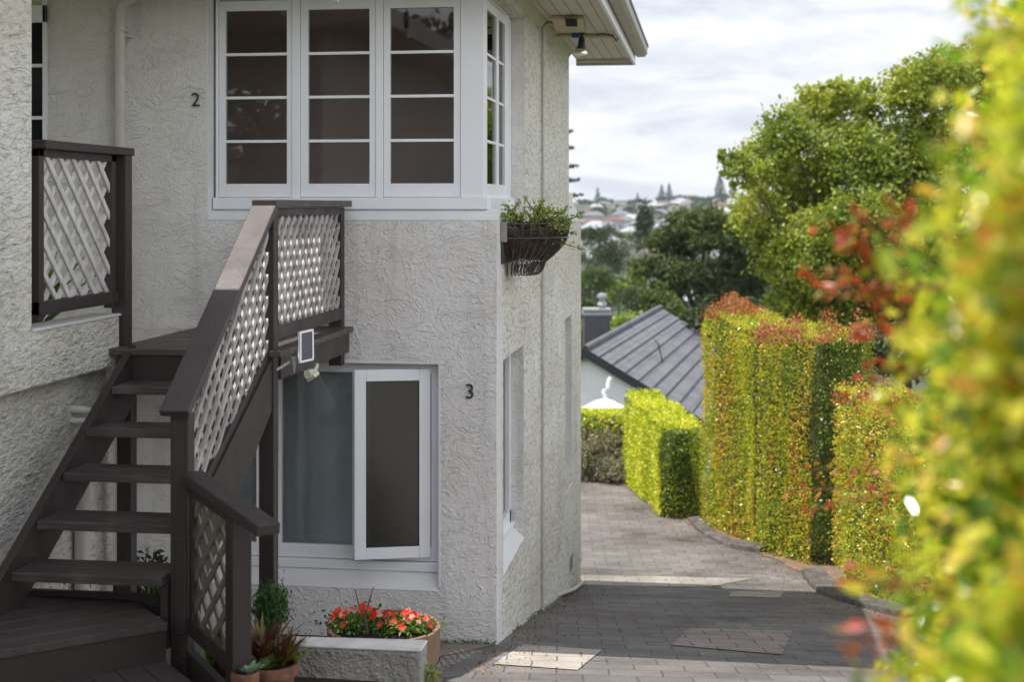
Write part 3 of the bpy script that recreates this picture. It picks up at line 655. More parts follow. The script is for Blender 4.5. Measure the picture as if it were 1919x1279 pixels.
# downpipes, conduits, vents
dp = MB(); xd = xy_(225, YF - .07); yd = YF - .07
top = on_y(225, 35, yd).z
dp.tube([(xd, yd, -3.0), (xd, yd, top), (xd + .01, yd - .02, top + .05), (xd + .06, yd - .07, top + .10), (xd + .45, yd - .35, top + .22)], .034, 20)
for q in (52, 66): dp.tube([(xd, yd, on_y(225, q + 4, yd).z), (xd, yd, on_y(225, q - 3, yd).z)], .039, 20)
dp.build('downpipe', M['pipe'], house, smooth=True)
MB().box(xd, xd + .075, yd - .01, yd + .07, on_y(225, 69, yd).z, on_y(225, 64, yd).z).box(xd + .03, xd + .06, yd - .02, yd, on_y(225, 60, yd).z, on_y(225, 54, yd).z).build('pipe_bracket', M['pipe'], house)
cd = MB(); yc = yx(1017, XS + .015)
cd.tube([(XS + .018, yc, -3.46), (XS + .018, yc, SOF - .05), (XS + .06, yc + .04, SOF - .015), (XS + .25, 12.9, SOF - .02)], .012, 10)
for z in (-1.45, -3.1, 1.2): cd.box(XS, XS + .034, yc - .02, yc + .02, z - .02, z + .02)
cd.build('conduit', M['conduit'], house, smooth=True)
hp = MB(); pts = [ground(1018, 1143), ground(1030, 1131), ground(1052, 1122), ground(1075, 1113), ground(1088, 1103), ground(1092, 1097)]
hp.tube([p + Vector((.0, 0, .03)) for p in pts], .02, 10); hp.build('ground_pipe', M['pipe'], house, smooth=True)
vt = Each('wall_vent', M['plaster'], house, bevel=.002)
for (px, a, b, w) in ((1003.5, 672, 693, .07), (1048, 638, 665, .09)):
    y = yx(px, XS); z0, z1 = on_x(px, b, XS).z, on_x(px, a, XS).z; vt.box(XS - .005, XS + .006, y - w, y + w, z0, z1)
y = yx(1070, XS); MB().box(XS - .01, XS + .008, y - .12, y + .12, on_x(1070, 1068, XS).z, on_x(1070, 1042, XS).z).build('air_grille', mat_simple('grille_grey', (.22, .22, .21), .8), house)
# numerals
def numeral(ch, px, py0, py1):
    z0, z1 = on_y(px, py1, YF).z, on_y(px, py0, YF).z; c = bpy.data.curves.new('numeral', 'FONT'); c.body = ch; c.size = (z1 - z0) / .70; c.extrude = .006; c.bevel_depth = .0012; c.offset = -.002
    c.align_x = 'CENTER'; tmp = bpy.data.objects.new('t', c); col.objects.link(tmp); bpy.context.view_layer.update()
    me = bpy.data.meshes.new_from_object(tmp); bpy.data.objects.remove(tmp)
    mt = Matrix.Translation(Vector((xy_(px, YF), YF - .014, z0)) - ORG[house.name]) @ Matrix.Rotation(R(90), 4, 'X'); me.transform(mt)
    me.materials.clear(); o = link('house_number', me, M['number'], house); o['label'] = 'dark numeral ' + ch + ' fixed to the stucco'
numeral('2', 368, 173, 199); numeral('3', 881, 719, 747)
# left wing: bright rough wall, parapet, recessed lower wall
XG = -3.4; ycn = yx(61, XG); ype = yx(224.5, XG); zpt = on_x(62, 622, XG).z; zpb = on_x(193, 693, XG).z
wg = MB()
wg.box(XG - .22, XG, .5, ycn, zpb, 1.6); wg.box(XG - .16, XG, ycn, ype, zpb, zpt)
wg.box(-7.4, XG - .16, ycn + .4, YF, -.95, -.85); wg.box(XG - .22, XG - .02, .4, .5, zpb, 1.6)
wg.build('wing_wall', M['stucco_wing'], house, .012)
yle = 8.02; lw = MB(); lw.box(XG - .32, XG - .10, .5, yle, -3.2, zpb); lw.build('lower_wing_wall', M['stucco_wing'], house)
MB().prism([(XG - .17, ycn, zpt), (XG + .006, ycn, zpt), (XG + .006, ype + .01, zpt), (XG - .17, ype + .01, zpt)], (0, 0, .012)).build('parapet_capping', M['plaster'], house)
we = MB(); we.box(-7.5, -2.80, .3, 6.93, 1.6, 1.78); we.box(-7.5, -3.53, 6.93, 8.80, 1.6, 1.78); we.build('wing_eaves', M['cream'], house)
wp = MB(); yq = yx(152, XG - .06); wp.tube([(XG - .055, yq, -3), (XG - .055, yq, -1.30)], .042, 16); wp.build('wing_downpipe', M['pipe'], house, smooth=True)
wp = Each('waste_pipe', M['pipe'], house, smooth=True)
for q, r_ in ((768, .022), (789, .02)):
    p = on_x(140, q, XG - .08); wp.tube([p + Vector((-.05, 0, 0)), p + Vector((.05, .0, 0)), p + Vector((.085, .03, -.015))], r_, 12)
# soffit lamp and rusted vent (set on the soffit)
def on_z(px, py, z): d = ray(px, py); return d * (z / d.z)
ca, cb, cc_, cd_ = [on_z(a, b, SOF - .004) for a, b in ((1033, 29), (1094, 29), (1096, 54), (1043, 56))]
vb = MB(); vb.prism([ca, cb, cc_, cd_], (0, 0, -.03)); vent = vb.build('soffit_vent', M['rust'], house, .004)
sm = MB()
for k in range(6):
    a = on_z(1061 + k * 3.6, 35, SOF - .0365); b = on_z(1063 + k * 3.4, 49, SOF - .0365); sm.beam(a, b, .022, .003)
sm.build('vent_slot', M['slot'], vent)
bb = on_z(1079, 60, SOF - .02); MB().box(bb.x - .035, bb.x + .035, bb.y - .03, bb.y + .03, SOF - .07, SOF).build('blue_junction_box', M['blue'], house, .003)
pc = MB(); a = on_z(1040, 66, SOF - .02); b = on_z(1150, 68, SOF - .02); pc.tube([a, b], .02, 12); pc.build('soffit_conduit', M['cream'], house, smooth=True)
wr = MB(); p0 = on_z(1117, 64, SOF - .03); p1 = on_z(1148, 67, SOF - .03); p2 = at(1155, 76, p1.length * .99)
wr.tube([p0, p0.lerp(p1, .5) + Vector((0, 0, .015)), p1, p2, at(1160, 70, 13.9), at(1158, 58, 13.9)], .006, 6); wr.build('wire', M['black'], house)
lamp = thing('flood_lamp', 'black reflector bulb in a holder hanging under the soffit', 'lamp', on_z(1090, 54, SOF))
lx = ORG[lamp.name]; Zl = FW.dot(lx)
def lz(px, py): return at(px, py, Zl)
MB().tube([lz(1094, 51), lz(1091.5, 58), lz(1090, 70)], .012, 10).tube([lz(1091.5, 58), lz(1090, 66)], .022, 12).build('swivel_arm', M['black'], lamp, smooth=True)
MB().tube([lz(1090, 68), lz(1090, 72), lz(1089.5, 84), lz(1088.5, 94)], [.016, .028, .032, .045], 18).build('lamp_holder', M['black'], lamp, smooth=True)
MB().tube([lz(1088.5, 92), lz(1088, 97), lz(1088, 101), lz(1087.8, 103.5)], [.05, .062, .060, .035], 24).build('bulb', M['chrome'], lamp, smooth=True)
lamp2 = thing('bulb_lamp', 'clear bulb tip hanging over the middle window at the top edge', 'lamp', at(631, -12, 8.75))
MB().lathe(at(631, 0, 8.75), [(0, -.026), (.010, -.020), (.018, -.004), (.02, .01), (.018, .05), (.012, .09), (0, .09)], 18).build('bulb', M['chrome'], lamp2, smooth=True)
MB().lathe(at(631, 0, 8.75), [(0, .085), (.02, .085), (.022, .2), (0, .2)], 14).tube([at(631, 0, 8.75) + Vector((0, 0, .2)), at(631, 0, 8.75) + Vector((0, 0, 1.26 + .3))], .005, 6).build('lamp_holder', M['black'], lamp2)
# ------------------------------------------------------------------ the stairs
ZL = -.82; YL = 7.75; XR = -2.43; XL = -3.31
st = thing('wooden_staircase', 'dark brown painted timber stairs with landing and pale lattice balustrade', 'staircase', (-2.9, 6.9, -2.4))
dk = MB()
nb = 10
for k in range(nb):
    y0 = YL - .02 + k * (YF - YL) / nb; dk.box(XL - .1, XR + .045, y0 + .003, y0 + (YF - YL) / nb - .003, ZL - .035, ZL)
dk.build('landing_deck', M['brown_deck'], st, .002)
rj = Each('rim_joist', M['brown_y'], st, bevel=.003); rj.box(XR - .03, XR + .012, YL + .1, YF - .01, ZL - .175, ZL - .036); rj.box(XL - .05, XR - .095, YL + .005, YL + .045, ZL - .25, ZL - .036)
PW = .088
def post(name, x1, y0, z0, z1, m='brown_z'): return MB().box(x1 - PW, x1, y0, y0 + PW, z0, z1).build(name, M[m], st, .004)
post('post', XR, YL, -2.75, -.012); post('post', XR - .02, YF - PW - .012, ZL - .26, -.012); post('newel_post', XR, 6.42, -2.5, -.985)
post('post', XL - .01, 7.86, -2.9, ZL - .036)
MB().box(XR - PW - .04, XR - PW - .002, 6.395, 6.45, -2.09, on_y(325, 1090, 6.4).z).build('post_block', M['brown_z'], st, .003)
# landing balustrade
rl = MB(); rl.box(XR - .115, XR + .03, YL - .045, YF - .005, -.010, .032); rl.build('handrail', M['rail_top'], st, .006)
MB().box(XR - .07, XR - .012, YL + PW, YF - PW - .015, ZL + .055, ZL + .13).build('bottom_rail', M['brown_y'], st, .003); MB().box(XR - .065, XR - .02, YL + PW, YF - PW - .015, -.06, -.011).build('top_rail', M['brown_y'], st, .003)
zb0, zt0 = ZL + .13, -.05
lattice('lattice_panel', (XR - .045, YL + PW, zb0), (0, 1, 0), (0, 0, 1), [(0, 0), (1.46, 0), (1.46, zt0 - zb0), (0, zt0 - zb0)], .124, .030, .014, M['lattice'], st, (-1, 1))
# stair handrail
a = Vector((XR - .045, 6.36, -.975)); b = Vector((XR - .045, 7.77, .022)); dr = (b - a).normalized()
hr = MB(); w_ = .145; n_ = Vector((0, -dr.z, dr.y))
hr.beam(a, b - dr * .02, w_, .038, (0, 0, 1)); hr.build('handrail', M['rail_top'], st, .006)
sb = MB(); sb.beam(a + Vector((-.01, .10, -.075)), b + Vector((-.01, -.02, -.075)), .045, .06); sb.build('top_rail', M['brown_y'], st, .003)
# lattice under it
zT = lambda y: -.975 + (y - 6.36) * .7075 - .10; zB = lambda y: -.80 + (y - 7.87) * .52
y0, y1 = 6.42 + PW, YL - .002
lattice('lattice_panel', (XR - .045, 0, 0), (0, 1, 0), (0, 0, 1), [(y0, zB(y0) + .03), (y1, zB(y1) + .03), (y1, zT(y1)), (y0, zT(y0))], .124, .030, .014, M['lattice'], st, (-1, 1))
MB().prism([(XR - .075, y0, zB(y0)), (XR - .075, y1, zB(y1)), (XR - .075, y1, zB(y1) + .05), (XR - .075, y0, zB(y0) + .05)], (.05, 0, 0)).build('bottom_rail', M['brown_y'], st, .003)
MB().prism([(XR - .055, 6.40, zB(6.4) - .005), (XR - .055, y1, zB(y1) - .005), (XR - .055, y1, -1.16), (XR - .055, 6.40, -2.02)], (.045, 0, 0)).build('stringer', M['brown_y'], st, .003)
# left stringer
zs1 = lambda y: -.81 - .613 * (7.75 - y)
MB().prism([(XL, 7.80, -.80), (XL, 7.80, -1.12), (XL, 6.05, zs1(6.05) - .30), (XL, 5.98, zs1(6.0) - .28), (XL, 5.98, zs1(5.98))], (.045, 0, 0)).build('stringer', M['brown_y'], st, .003)
TR = [(7.46, -1.0), (7.13, -1.182), (6.86, -1.365), (6.58, -1.55), (6.32, -1.735)]
for (ty, tz) in TR:
    t_ = MB(); t_.box(XL + .046, XR - .092, ty, ty + .137, tz - .042, tz); t_.box(XL + .046, XR - .092, ty + .143, ty + .28, tz - .042, tz); t_.build('tread', M['brown_tread'], st, .004)
# angled bottom platform and lower step
A = Vector((-2.465, 6.25, 0)); B = Vector((-3.9, 4.98, 0)); dv = (B - A).normalized(); nv = Vector((-dv.y, dv.x, 0)); nv = nv if nv.y > 0 else -nv
def diagdeck(name, A, B, back, zt, bw, parent, mat, clipx=None):
    mb = MB(); dv = (B - A).normalized(); nv = Vector((-dv.y, dv.x, 0)); nv = nv if nv.y > 0 else -nv; Ln = (B - A).length
    for k in range(int(back / bw) + 1):
        p0 = A + nv * (k * bw + .002); p1 = A + nv * ((k + 1) * bw - .003)
        # shorten each board where the square back edge of the platform cuts it
        def cut(p, lim):
            t = 0
            if p.y > lim: t = (p.y - lim) / -dv.y if dv.y < 0 else 0
            return p + dv * t
        lim = 6.62
        def cutx(q):
            t = 0
            if q.x > -2.425: t = (q.x + 2.425) / -dv.x
            return q + dv * t
        a0 = cutx(cut(p0, lim)); a1 = cutx(cut(p1, lim)); e0 = p0 + dv * Ln; e1 = p1 + dv * Ln
        mb.prism([(a0.x, a0.y, zt - .035), (e0.x, e0.y, zt - .035), (e1.x, e1.y, zt - .035), (a1.x, a1.y, zt - .035)], (0, 0, .035))
    return mb.build(name, mat, parent, .002)
M['brown_plat'] = mat_simple('brown_platform_paint', (.064, .051, .048), .5, .25, 9, .0008, 60)
diagdeck('platform_deck', A, B, 1.6, -1.92, .14, st, M['brown_plat'])
fa = MB(); fa.beam(A + nv * .03 + Vector((.0, 0, -2.03)), B + nv * .03 + Vector((0, 0, -2.03)), .03, .145); fa.build('fascia_board', M['brown_x'], st, .003)
MB().box(-3.9, XR - .09, 6.60, 6.64, -2.0, -1.895).build('back_board', M['brown_x'], st, .003)
N0 = Vector((XR + .0, 6.44, 0)); P2 = Vector((-2.034, 5.977, 0)); rd = (P2 - N0).normalized(); rn = Vector((-rd.y, rd.x, 0))
ls_ = MB(); q0 = A + nv * .1; sv = -nv
for k in range(14):
    o_ = A + dv * (k * .12); ls_.prism([tuple(o_ + dv * .003 + nv * .02 + Vector((0, 0, -2.135))), tuple(o_ + dv * .003 - nv * .75 + Vector((0, 0, -2.135))), tuple(o_ + dv * .117 - nv * .75 + Vector((0, 0, -2.135))), tuple(o_ + dv * .117 + nv * .02 + Vector((0, 0, -2.135)))], (0, 0, .035))
ls_.build('lower_step', M['brown_plat'], st, .002)
# short angled balustrade
def rp(t, z, off=0): v = N0 + rd * t + rn * off; return Vector((v.x, v.y, z))
L2 = (P2 - N0).length
MB().obox(rp(L2, (-1.345 - 2.75) / 2), (rd, rn, (0, 0, 1)), PW / 2, PW / 2, (2.75 - 1.345) / 2).build('post', M['brown_z'], st, .004)
MB().beam(rp(.03, -1.275), rp(L2 * 1.55, -1.352), .105, .05).build('handrail', M['brown_y'], st, .006)
zl1 = -1.95
MB().beam(rp(.03, zl1 - .03), rp(L2, zl1 - .075), .045, .075).build('bottom_rail', M['brown_y'], st, .003)
MB().beam(rp(.02, -1.33), rp(L2, -1.375), .045, .05).build('top_rail', M['brown_y'], st, .003)
MB().beam(rp(.05, -1.63), rp(.09, -1.63), .045, .62).build('stile', M['brown_z'], st)
lattice('lattice_panel', N0, rd, (0, 0, 1), [(.08, zl1), (L2 - .04, zl1 - .04), (L2 - .04, -1.39), (.08, -1.35)], .150, .034, .010, M['lattice_raw'], st, (-1, 1))
MB().beam(rp(-.06, -2.19, .0), rp(L2 * 1.9, -2.30, .0), .04, .2).build('skirt_board', M['brown_y'], st, .003)
# porch balustrade above the parapet
pb = thing('porch_balustrade', 'brown framed lattice balustrade standing on the stucco parapet', 'balustrade', (XG - .05, 7.3, zpt))
yl0 = yx(63, XG - .04); yl1 = 7.99; zc1 = on_x(62, 262, XG - .04).z
MB().box(XG - .09, XG + .04, yl0 - .02, yl1 + .02, zc1 - .045, zc1 + .0).build('handrail', M['brown_y'], pb, .004)
MB().box(XG - .06, XG - .01, yl0, yl0 + .055, zpt + .05, zc1 - .045).box(XG - .06, XG - .01, 7.80, 7.86, zpt + .05, zc1 - .045).box(XG - .06, XG - .01, yl0, 7.86, zc1 - .085, zc1 - .045).build('frame', M['brown_z'], pb, .002)
MB().box(XG - .065, XG + .0, yl0, 7.88, zpt + .075, zpt + .145).build('bottom_rail', M['brown_y'], pb, .003)
MB().box(XG - .055, XG + .035, 7.895, 7.985, ZL, zc1 - .045).build('post', M['brown_z'], pb, .004)
lattice('lattice_panel', (XG - .035, 0, 0), (0, 1, 0), (0, 0, 1), [(yl0 + .05, zpt + .14), (7.80, zpt + .14), (7.80, zc1 - .085), (yl0 + .05, zc1 - .085)], .158, .034, .013, M['lattice_white'], pb)
# green-lidded box at the left edge
gbx = thing('storage_box', 'dark box with a faded green lid beside the stairs at the left edge', 'box', (-3.38, 5.85, -1.92))
MB().box(-3.75, -3.345, 5.62, 5.98, -1.92, -1.69).build('body', M['brown_z'], gbx, .005)
MB().box(-3.77, -3.312, 5.60, 6.0, -1.69, -1.60).build('lid', M['greenpaint'], gbx, .008)
# ------------------------------------------------------------------ things on the landing edge
sp = thing('solar_panel', 'small black solar panel in a white frame clipped to the landing edge', 'solar panel', at(570, 668, 7.95))
c0, c1, c2, c3 = at(561, 681, 7.93), at(586, 675, 8.02), at(586, 617, 8.04), at(560.5, 623, 7.95)
u_ = (c1 - c0).normalized(); v_ = (c3 - c0).normalized(); n__ = u_.cross(v_).normalized(); hw, hh = (c1 - c0).length / 2, (c3 - c0).length / 2; cc0 = (c0 + c1 + c2 + c3) / 4
f_ = MB()
for s_ in (-1, 1):
    f_.obox(cc0 + u_ * s_ * (hw - .004), (u_, v_, n__), .006, hh, .009); f_.obox(cc0 + v_ * s_ * (hh - .004), (u_, v_, n__), hw, .006, .009)
f_.build('frame', M['white'], sp, .002)
MB().obox(cc0, (u_, v_, n__), hw - .006, hh - .006, .005).build('cells', M['solar'], sp)
MB().beam(cc0 - v_ * .03 + Vector((-.0, .01, 0)), Vector((XR + .012, cc0.y + .03, -.93)), .02, .012).build('bracket', M['white'], sp)
sl_ = thing('spotlight', 'small cream plastic spotlight under the landing edge above the lower window', 'lamp', at(592, 684, 8.3))
MB().tube([at(594, 682, 8.3), at(592.5, 690, 8.3), at(588, 698, 8.28)], .012, 10).build('arm', M['lampwhite'], sl_, smooth=True)
h0, h1 = at(590, 697, 8.28), at(577, 702, 8.15)
MB().obox((at(586, 706, 8.2)), ((.82, -.2, .5), (-.45, -.3, .8), (.2, .9, .3)), .030, .012, .028).tube([at(590, 697, 8.28), at(576, 703, 8.16)], [.016, .026], 14).build('lamp_head', M['lampwhite'], sl_, .003)
hb = thing('hanging_cone', 'small wire-topped metal cone hanging from the landing edge', 'ornament', at(554, 662, 7.97))
MB().tube([at(549.5, 668, 7.97), at(551, 700, 7.97)], [.026, .003], 16).build('cone', mat_simple('pale_metal', (.30, .28, .27), .45, .2, 30), hb, smooth=True)
wv_ = Each('wire', M['iron'], hb)
for k in range(6):
    x_ = 545 + k * 1.9; wv_.tube([at(x_, 670, 7.965), at(x_ + .5, 666, 7.965), at(x_ + 1, 669, 7.965)], .0022, 5)
wv_.tube([at(549, 668, 7.97), at(553, 660, 7.97), at(557, 656, 7.97), at(559, 660, 7.97), at(556, 664, 7.97)], .0025, 5); wv_.tube([at(554, 690, 7.97), at(555, 703, 7.97), at(558, 711, 7.97)], .0022, 5)
# ------------------------------------------------------------------ garden in front of the wall
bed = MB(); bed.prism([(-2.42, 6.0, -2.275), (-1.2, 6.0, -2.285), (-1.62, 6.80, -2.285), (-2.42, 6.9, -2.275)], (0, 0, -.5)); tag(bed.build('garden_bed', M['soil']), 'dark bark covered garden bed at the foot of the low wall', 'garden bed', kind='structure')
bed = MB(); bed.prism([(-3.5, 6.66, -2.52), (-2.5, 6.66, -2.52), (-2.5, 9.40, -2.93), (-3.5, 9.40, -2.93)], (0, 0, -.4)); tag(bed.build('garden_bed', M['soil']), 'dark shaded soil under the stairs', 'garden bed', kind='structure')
# low stucco wall
zbt = -2.125; tb = [on_z(p, q, zbt) for p, q in ((548, 1193), (802, 1200), (789, 1219), (541, 1209))]
lwl = thing('low_wall', 'low rough stucco garden wall with a smooth pale top', 'wall', (tb[3].x, tb[3].y, -2.3))
MB().prism([t + Vector((0, 0, -.014)) for t in tb], (0, 0, -.42)).build('wall', M['stucco_block'], lwl, .012)
MB().prism([t + Vector((0, 0, -.014)) for t in tb], (0, 0, .014)).build('capping', M['capping'], lwl, .006)
# half barrel of flowers
bc = Vector((on_z(710, 1190, -2.27).x, 7.47, 0)); 
br = thing('half_barrel', 'oak half barrel planter with a grey hoop, standing behind the low wall', 'planter', (bc.x, bc.y, gz(bc.y)))
zr = -2.262; r0 = .305; bs = MB(); ns = 26
for k in range(ns):
    a0 = 2 * math.pi * (k + .02) / ns; a1 = 2 * math.pi * (k + .98) / ns; vs = []
    for z, r in ((zr - .50, r0 * .80), (zr - .25, r0 * .96), (zr + random.uniform(-.004, .004), r0)):
        for (aa, rr) in ((a0, r), (a1, r), (a1, r - .022), (a0, r - .022)): vs.append((bc.x + rr * math.cos(aa), bc.y + rr * math.sin(aa), z))
    bs.add(vs, [(0, 1, 5, 4), (1, 2, 6, 5), (2, 3, 7, 6), (3, 0, 4, 7), (4, 5, 9, 8), (5, 6, 10, 9), (6, 7, 11, 10), (7, 4, 8, 11), (8, 9, 10, 11), (0, 3, 2, 1)])
bs.build('staves', M['barrel'], br)
for zc in (-.20, -.42): MB().lathe((bc.x, bc.y, zr + zc), [(r0 * .975 if zc > -.3 else r0 * .86, -.02), (r0 * .99 if zc > -.3 else r0 * .885, .02)], 40).build('hoop', M['hoop'], br, smooth=True)
MB().lathe((bc.x, bc.y, zr - .04), [(0, .02), (r0 - .022, 0)], 30).build('soil', M['soil'], br)
def flower_mesh():
    mb = MB(); 
    for k in range(5):
        a = 2 * math.pi * k / 5; d = Vector((math.cos(a), math.sin(a), .15)); s = Vector((-math.sin(a), math.cos(a), 0))
        mb.add([(0, 0, 0), d * .012 + s * .009, d * .022 + Vector((0, 0, .002)), d * .012 - s * .009], [(0, 1, 2, 3)])
    return mb
fm = {}
for nm, key in (('red', 'petal_red'), ('pink', 'petal_pink')):
    o = flower_mesh().build('blossom', M[key]); fm[nm] = o.data; bpy.data.objects.remove(o)
def flower_plant(cx, cy, r, h, n, label, nfl):
    t = thing('flowering_plant', label, 'plant', (cx, cy, zr - .03), 'flowers in the half barrel')
    P = rng.normal(size=(n, 3)) * np.array([r * .5, r * .45, h * .4]); P[:, 2] = np.abs(P[:, 2])
    leafmesh('foliage', P + np.array([cx, cy, zr - .01]), .03, M['leaf_lush'], t, aspect=.6, flat=1.2)
    for k in range(nfl):
        a = random.uniform(0, 6.28); q = random.random() ** .6; x = math.cos(a) * q * r; y = math.sin(a) * q * r * .8; z = h * (1 - q * q * .6) * random.uniform(.75, 1.25)
        o = bpy.data.objects.new('blossom', fm['pink' if random.random() < .35 else 'red']); col.objects.link(o); o.parent = t; o.location = (x, y, z + .03)
        o.rotation_euler = (R(random.uniform(25, 85)), 0, R(random.uniform(-50, 40))); s = random.uniform(.8, 1.2); o.scale = (s, s, s)
flower_plant(bc.x - .13, bc.y + .02, .18, .085, 700, 'mound of scarlet flowers on the left of the half barrel with bare twigs in it', 30)
flower_plant(bc.x + .13, bc.y - .0, .13, .065, 500, 'smaller mound of scarlet and pink flowers on the right of the half barrel', 24)
tw = MB(); zT_ = lambda p, q: at(p, q, 7.5)
tw.tube([zT_(687, 1188), zT_(682, 1155), zT_(672, 1135), zT_(666, 1106)], [.006, .005, .004, .003], 6); tw.tube([zT_(690, 1188), zT_(684, 1155), zT_(690, 1135), zT_(700, 1101)], [.006, .005, .004, .003], 6)
o = tw.build('bare_twig', M['twig'], origin=tuple(zT_(688, 1188))); tag(o, 'two bare forked twigs standing up out of the red flowers', 'twig')
# pots
def pot(cx, cy, zt, r, h, label, name='terracotta_pot'):
    t = thing(name, label, 'pot', (cx, cy, zt - h))
    MB().lathe((cx, cy, zt), [(r * .62, -h), (r * .66, -h), (r * .86, -.05), (r * .95, -.048), (r, -.045), (r, -.004), (r * .97, 0), (r * .86, 0), (r * .86, -.03)], 36).build('pot_wall', M['terracotta'], t, smooth=True)
    MB().lathe((cx, cy, zt), [(0, -.02), (r * .87, -.028)], 24).build('soil', M['soil'], t); return t
p1 = on_z(508, 1243, -2.06); pot(p1.x, p1.y, -2.06, .125, .215, 'large weathered terracotta pot of mixed plants beside the low wall')
p2 = on_z(462, 1256, -2.02); pot(p2.x, p2.y - .02, -2.02, .062, .12, 'small terracotta pot holding a pale succulent, beside the angled post')
def rosette(name, c, n, L, w, mat, label, cat='plant', up=.8, curl=.5, group=None, parent=None, spread=.015):
    """strap leaves arching out of one base"""
    t = parent or thing(name, label, cat, c, group); mb = MB()
    for k in range(n):
        a = random.uniform(0, 6.283); tl = random.uniform(.2, 1.0); l = L * random.uniform(.6, 1.1); d = Vector((math.cos(a), math.sin(a), 0)); s = Vector((-math.sin(a), math.cos(a), 0)); b = Vector(c) + d * random.uniform(0, spread)
        vs = []; m = 5
        for i in range(m + 1):
            f = i / m; p = b + d * l * tl * f + Vector((0, 0, l * up * (f - curl * f * f * tl))); ww = w * (1 - f ** 2.2) * (.6 + .8 * min(f * 3, 1)) * .5
            vs += [p + s * ww, p + Vector((0, 0, -w * .15)), p - s * ww]
        fs = []
        for i in range(m): fs += [(3 * i, 3 * i + 1, 3 * i + 4, 3 * i + 3), (3 * i + 1, 3 * i + 2, 3 * i + 5, 3 * i + 4)]
        mb.add(vs, fs)
    mb.build('leaves', mat, t, smooth=True); return t
z6 = -2.07
rosette('bromeliad', (p1.x - .045, p1.y + .02, z6), 46, .22, .020, M['leaf_brom'], 'dark red bromeliad with yellow streaks on the left of the large pot', curl=.3, up=1.0)
rosette('bromeliad', (p1.x + .05, p1.y + .0, z6), 44, .20, .018, M['leaf_brom'], 'dark red bromeliad leaning out over the right of the large pot', curl=.35, up=.9)
rosette('bromeliad', (-2.30, 6.55, -2.29), 26, .30, .032, M['leaf_brom'], 'dark red bromeliad growing in the bed behind the angled post', curl=.3, up=1.05)
rosette('leafy_plant', (p1.x, p1.y - .07, z6 + .0), 14, .11, .045, M['leaf_lush'], 'small plant with rounded light green leaves at the front of the large pot', curl=.6, up=.9)
rosette('succulent', (p1.x + .105, p1.y + .02, z6 + .02), 26, .07, .02, M['leaf_jade'], 'light green rosette succulent at the right rim of the large pot', curl=.5, up=.7)
rosette('succulent', (p2.x + .02, p2.y - .02, -2.03), 34, .075, .028, M['leaf_succ'], 'pale blue-green succulent in the small pot beside the angled post', curl=.5, up=.8)
rosette('succulent', (-2.16, 6.02, -2.25), 40, .085, .028, M['leaf_succ'], 'pale succulent on the ground under the angled balustrade', curl=.5, up=.6, spread=.08)
rosette('leafy_plant', (-2.35, 6.62, -2.3), 16, .30, .06, M['leaf_lush'], 'broad green leaves seen through the angled lattice', curl=.35, up=1.0)
c = on_z(506, 1166, -2.2); c = at(508, 1172, 7.2)
sh_ = thing('small_shrub', 'upright feathery green shrub in front of the dark landing post', 'shrub', (c.x, c.y, -2.5))
P = rng.normal(size=(3600, 3)) * np.array([.036, .036, .045]) + np.array([c.x, c.y, at(508, 1137, 7.2).z]); leafmesh('foliage', P, .030, M['leaf_shrub'], sh_, D=np.array([0, 0, 1.6]), aspect=.22)
MB().tube([(c.x, c.y, -2.5), (c.x, c.y, c.z + .1)], .008, 6).build('stem', M['twig'], sh_)
wd = at(802, 1268, 6.9); t = thing('weed', 'small yellow-green weed at the end of the low wall', 'plant', (wd.x, wd.y, -2.5))
leafmesh('leaves', rng.normal(size=(160, 3)) * np.array([.025, .02, .03]) + np.array([wd.x + .005, wd.y, wd.z]), .022, M['leaf_jade'], t, aspect=.6)
MB().tube([(wd.x, wd.y, -2.52), (wd.x, wd.y, wd.z)], .003, 5).build('stem', M['twig'], t)
# under the stairs
rosette('strap_plant', (on_y(262, 1150, 8.2).x, 8.2, -2.66), 26, .42, .035, M['leaf_lush'], 'arching strap leaved plant in the shade under the stairs', up=1.3, curl=.3)
c = on_y(282, 1060, 8.5); t = thing('fern', 'dark leafy bush in the shade under the landing', 'plant', (c.x, 8.5, -2.68))
P, O_ = blob_points([((c.x, 8.5, -2.35), (.24, .2, .22)), ((c.x - .35, 8.5, -2.5), (.2, .2, .16))], 1600, .3, cper=16); leafmesh('foliage', P, .06, M['leaf_dark'], t, aspect=.4)
MB().tube([(c.x, 8.5, -2.68), (c.x, 8.5, -2.3)], .012, 6).build('stem', M['twig'], t)
c = Vector((-3.40, 7.05, -2.6)); t = thing('heather', 'dry reddish twiggy plant against the pale wall under the stairs', 'plant', (c.x, c.y, -2.62))
M['leaf_dry'] = mat_leaf('leaf_dry_heather', [(0, (.10, .055, .04)), (1, (.17, .10, .07))], .8, .1)
P = np.column_stack([rng.normal(-3.37, .02, 900), rng.uniform(6.72, 7.6, 900), -2.45 + np.abs(rng.normal(0, .16, 900))]); P[:, 2] += .22 * np.sin(P[:, 1] * 9) * .5
leafmesh('foliage', P, .035, M['leaf_dry'], t, D=np.array([0, 0, 1.5]), aspect=.25)
MB().tube([(c.x + .02, c.y, -2.62), (c.x + .02, c.y, -2.3)], .006, 5).build('stem', M['twig'], t)
# porch plant behind the lattice
rosette('porch_plant', (-4.1, 8.1, -.84), 30, .62, .06, M['leaf_lush'], 'leafy green plant on the porch behind the lattice balustrade', up=1.1, curl=.35)
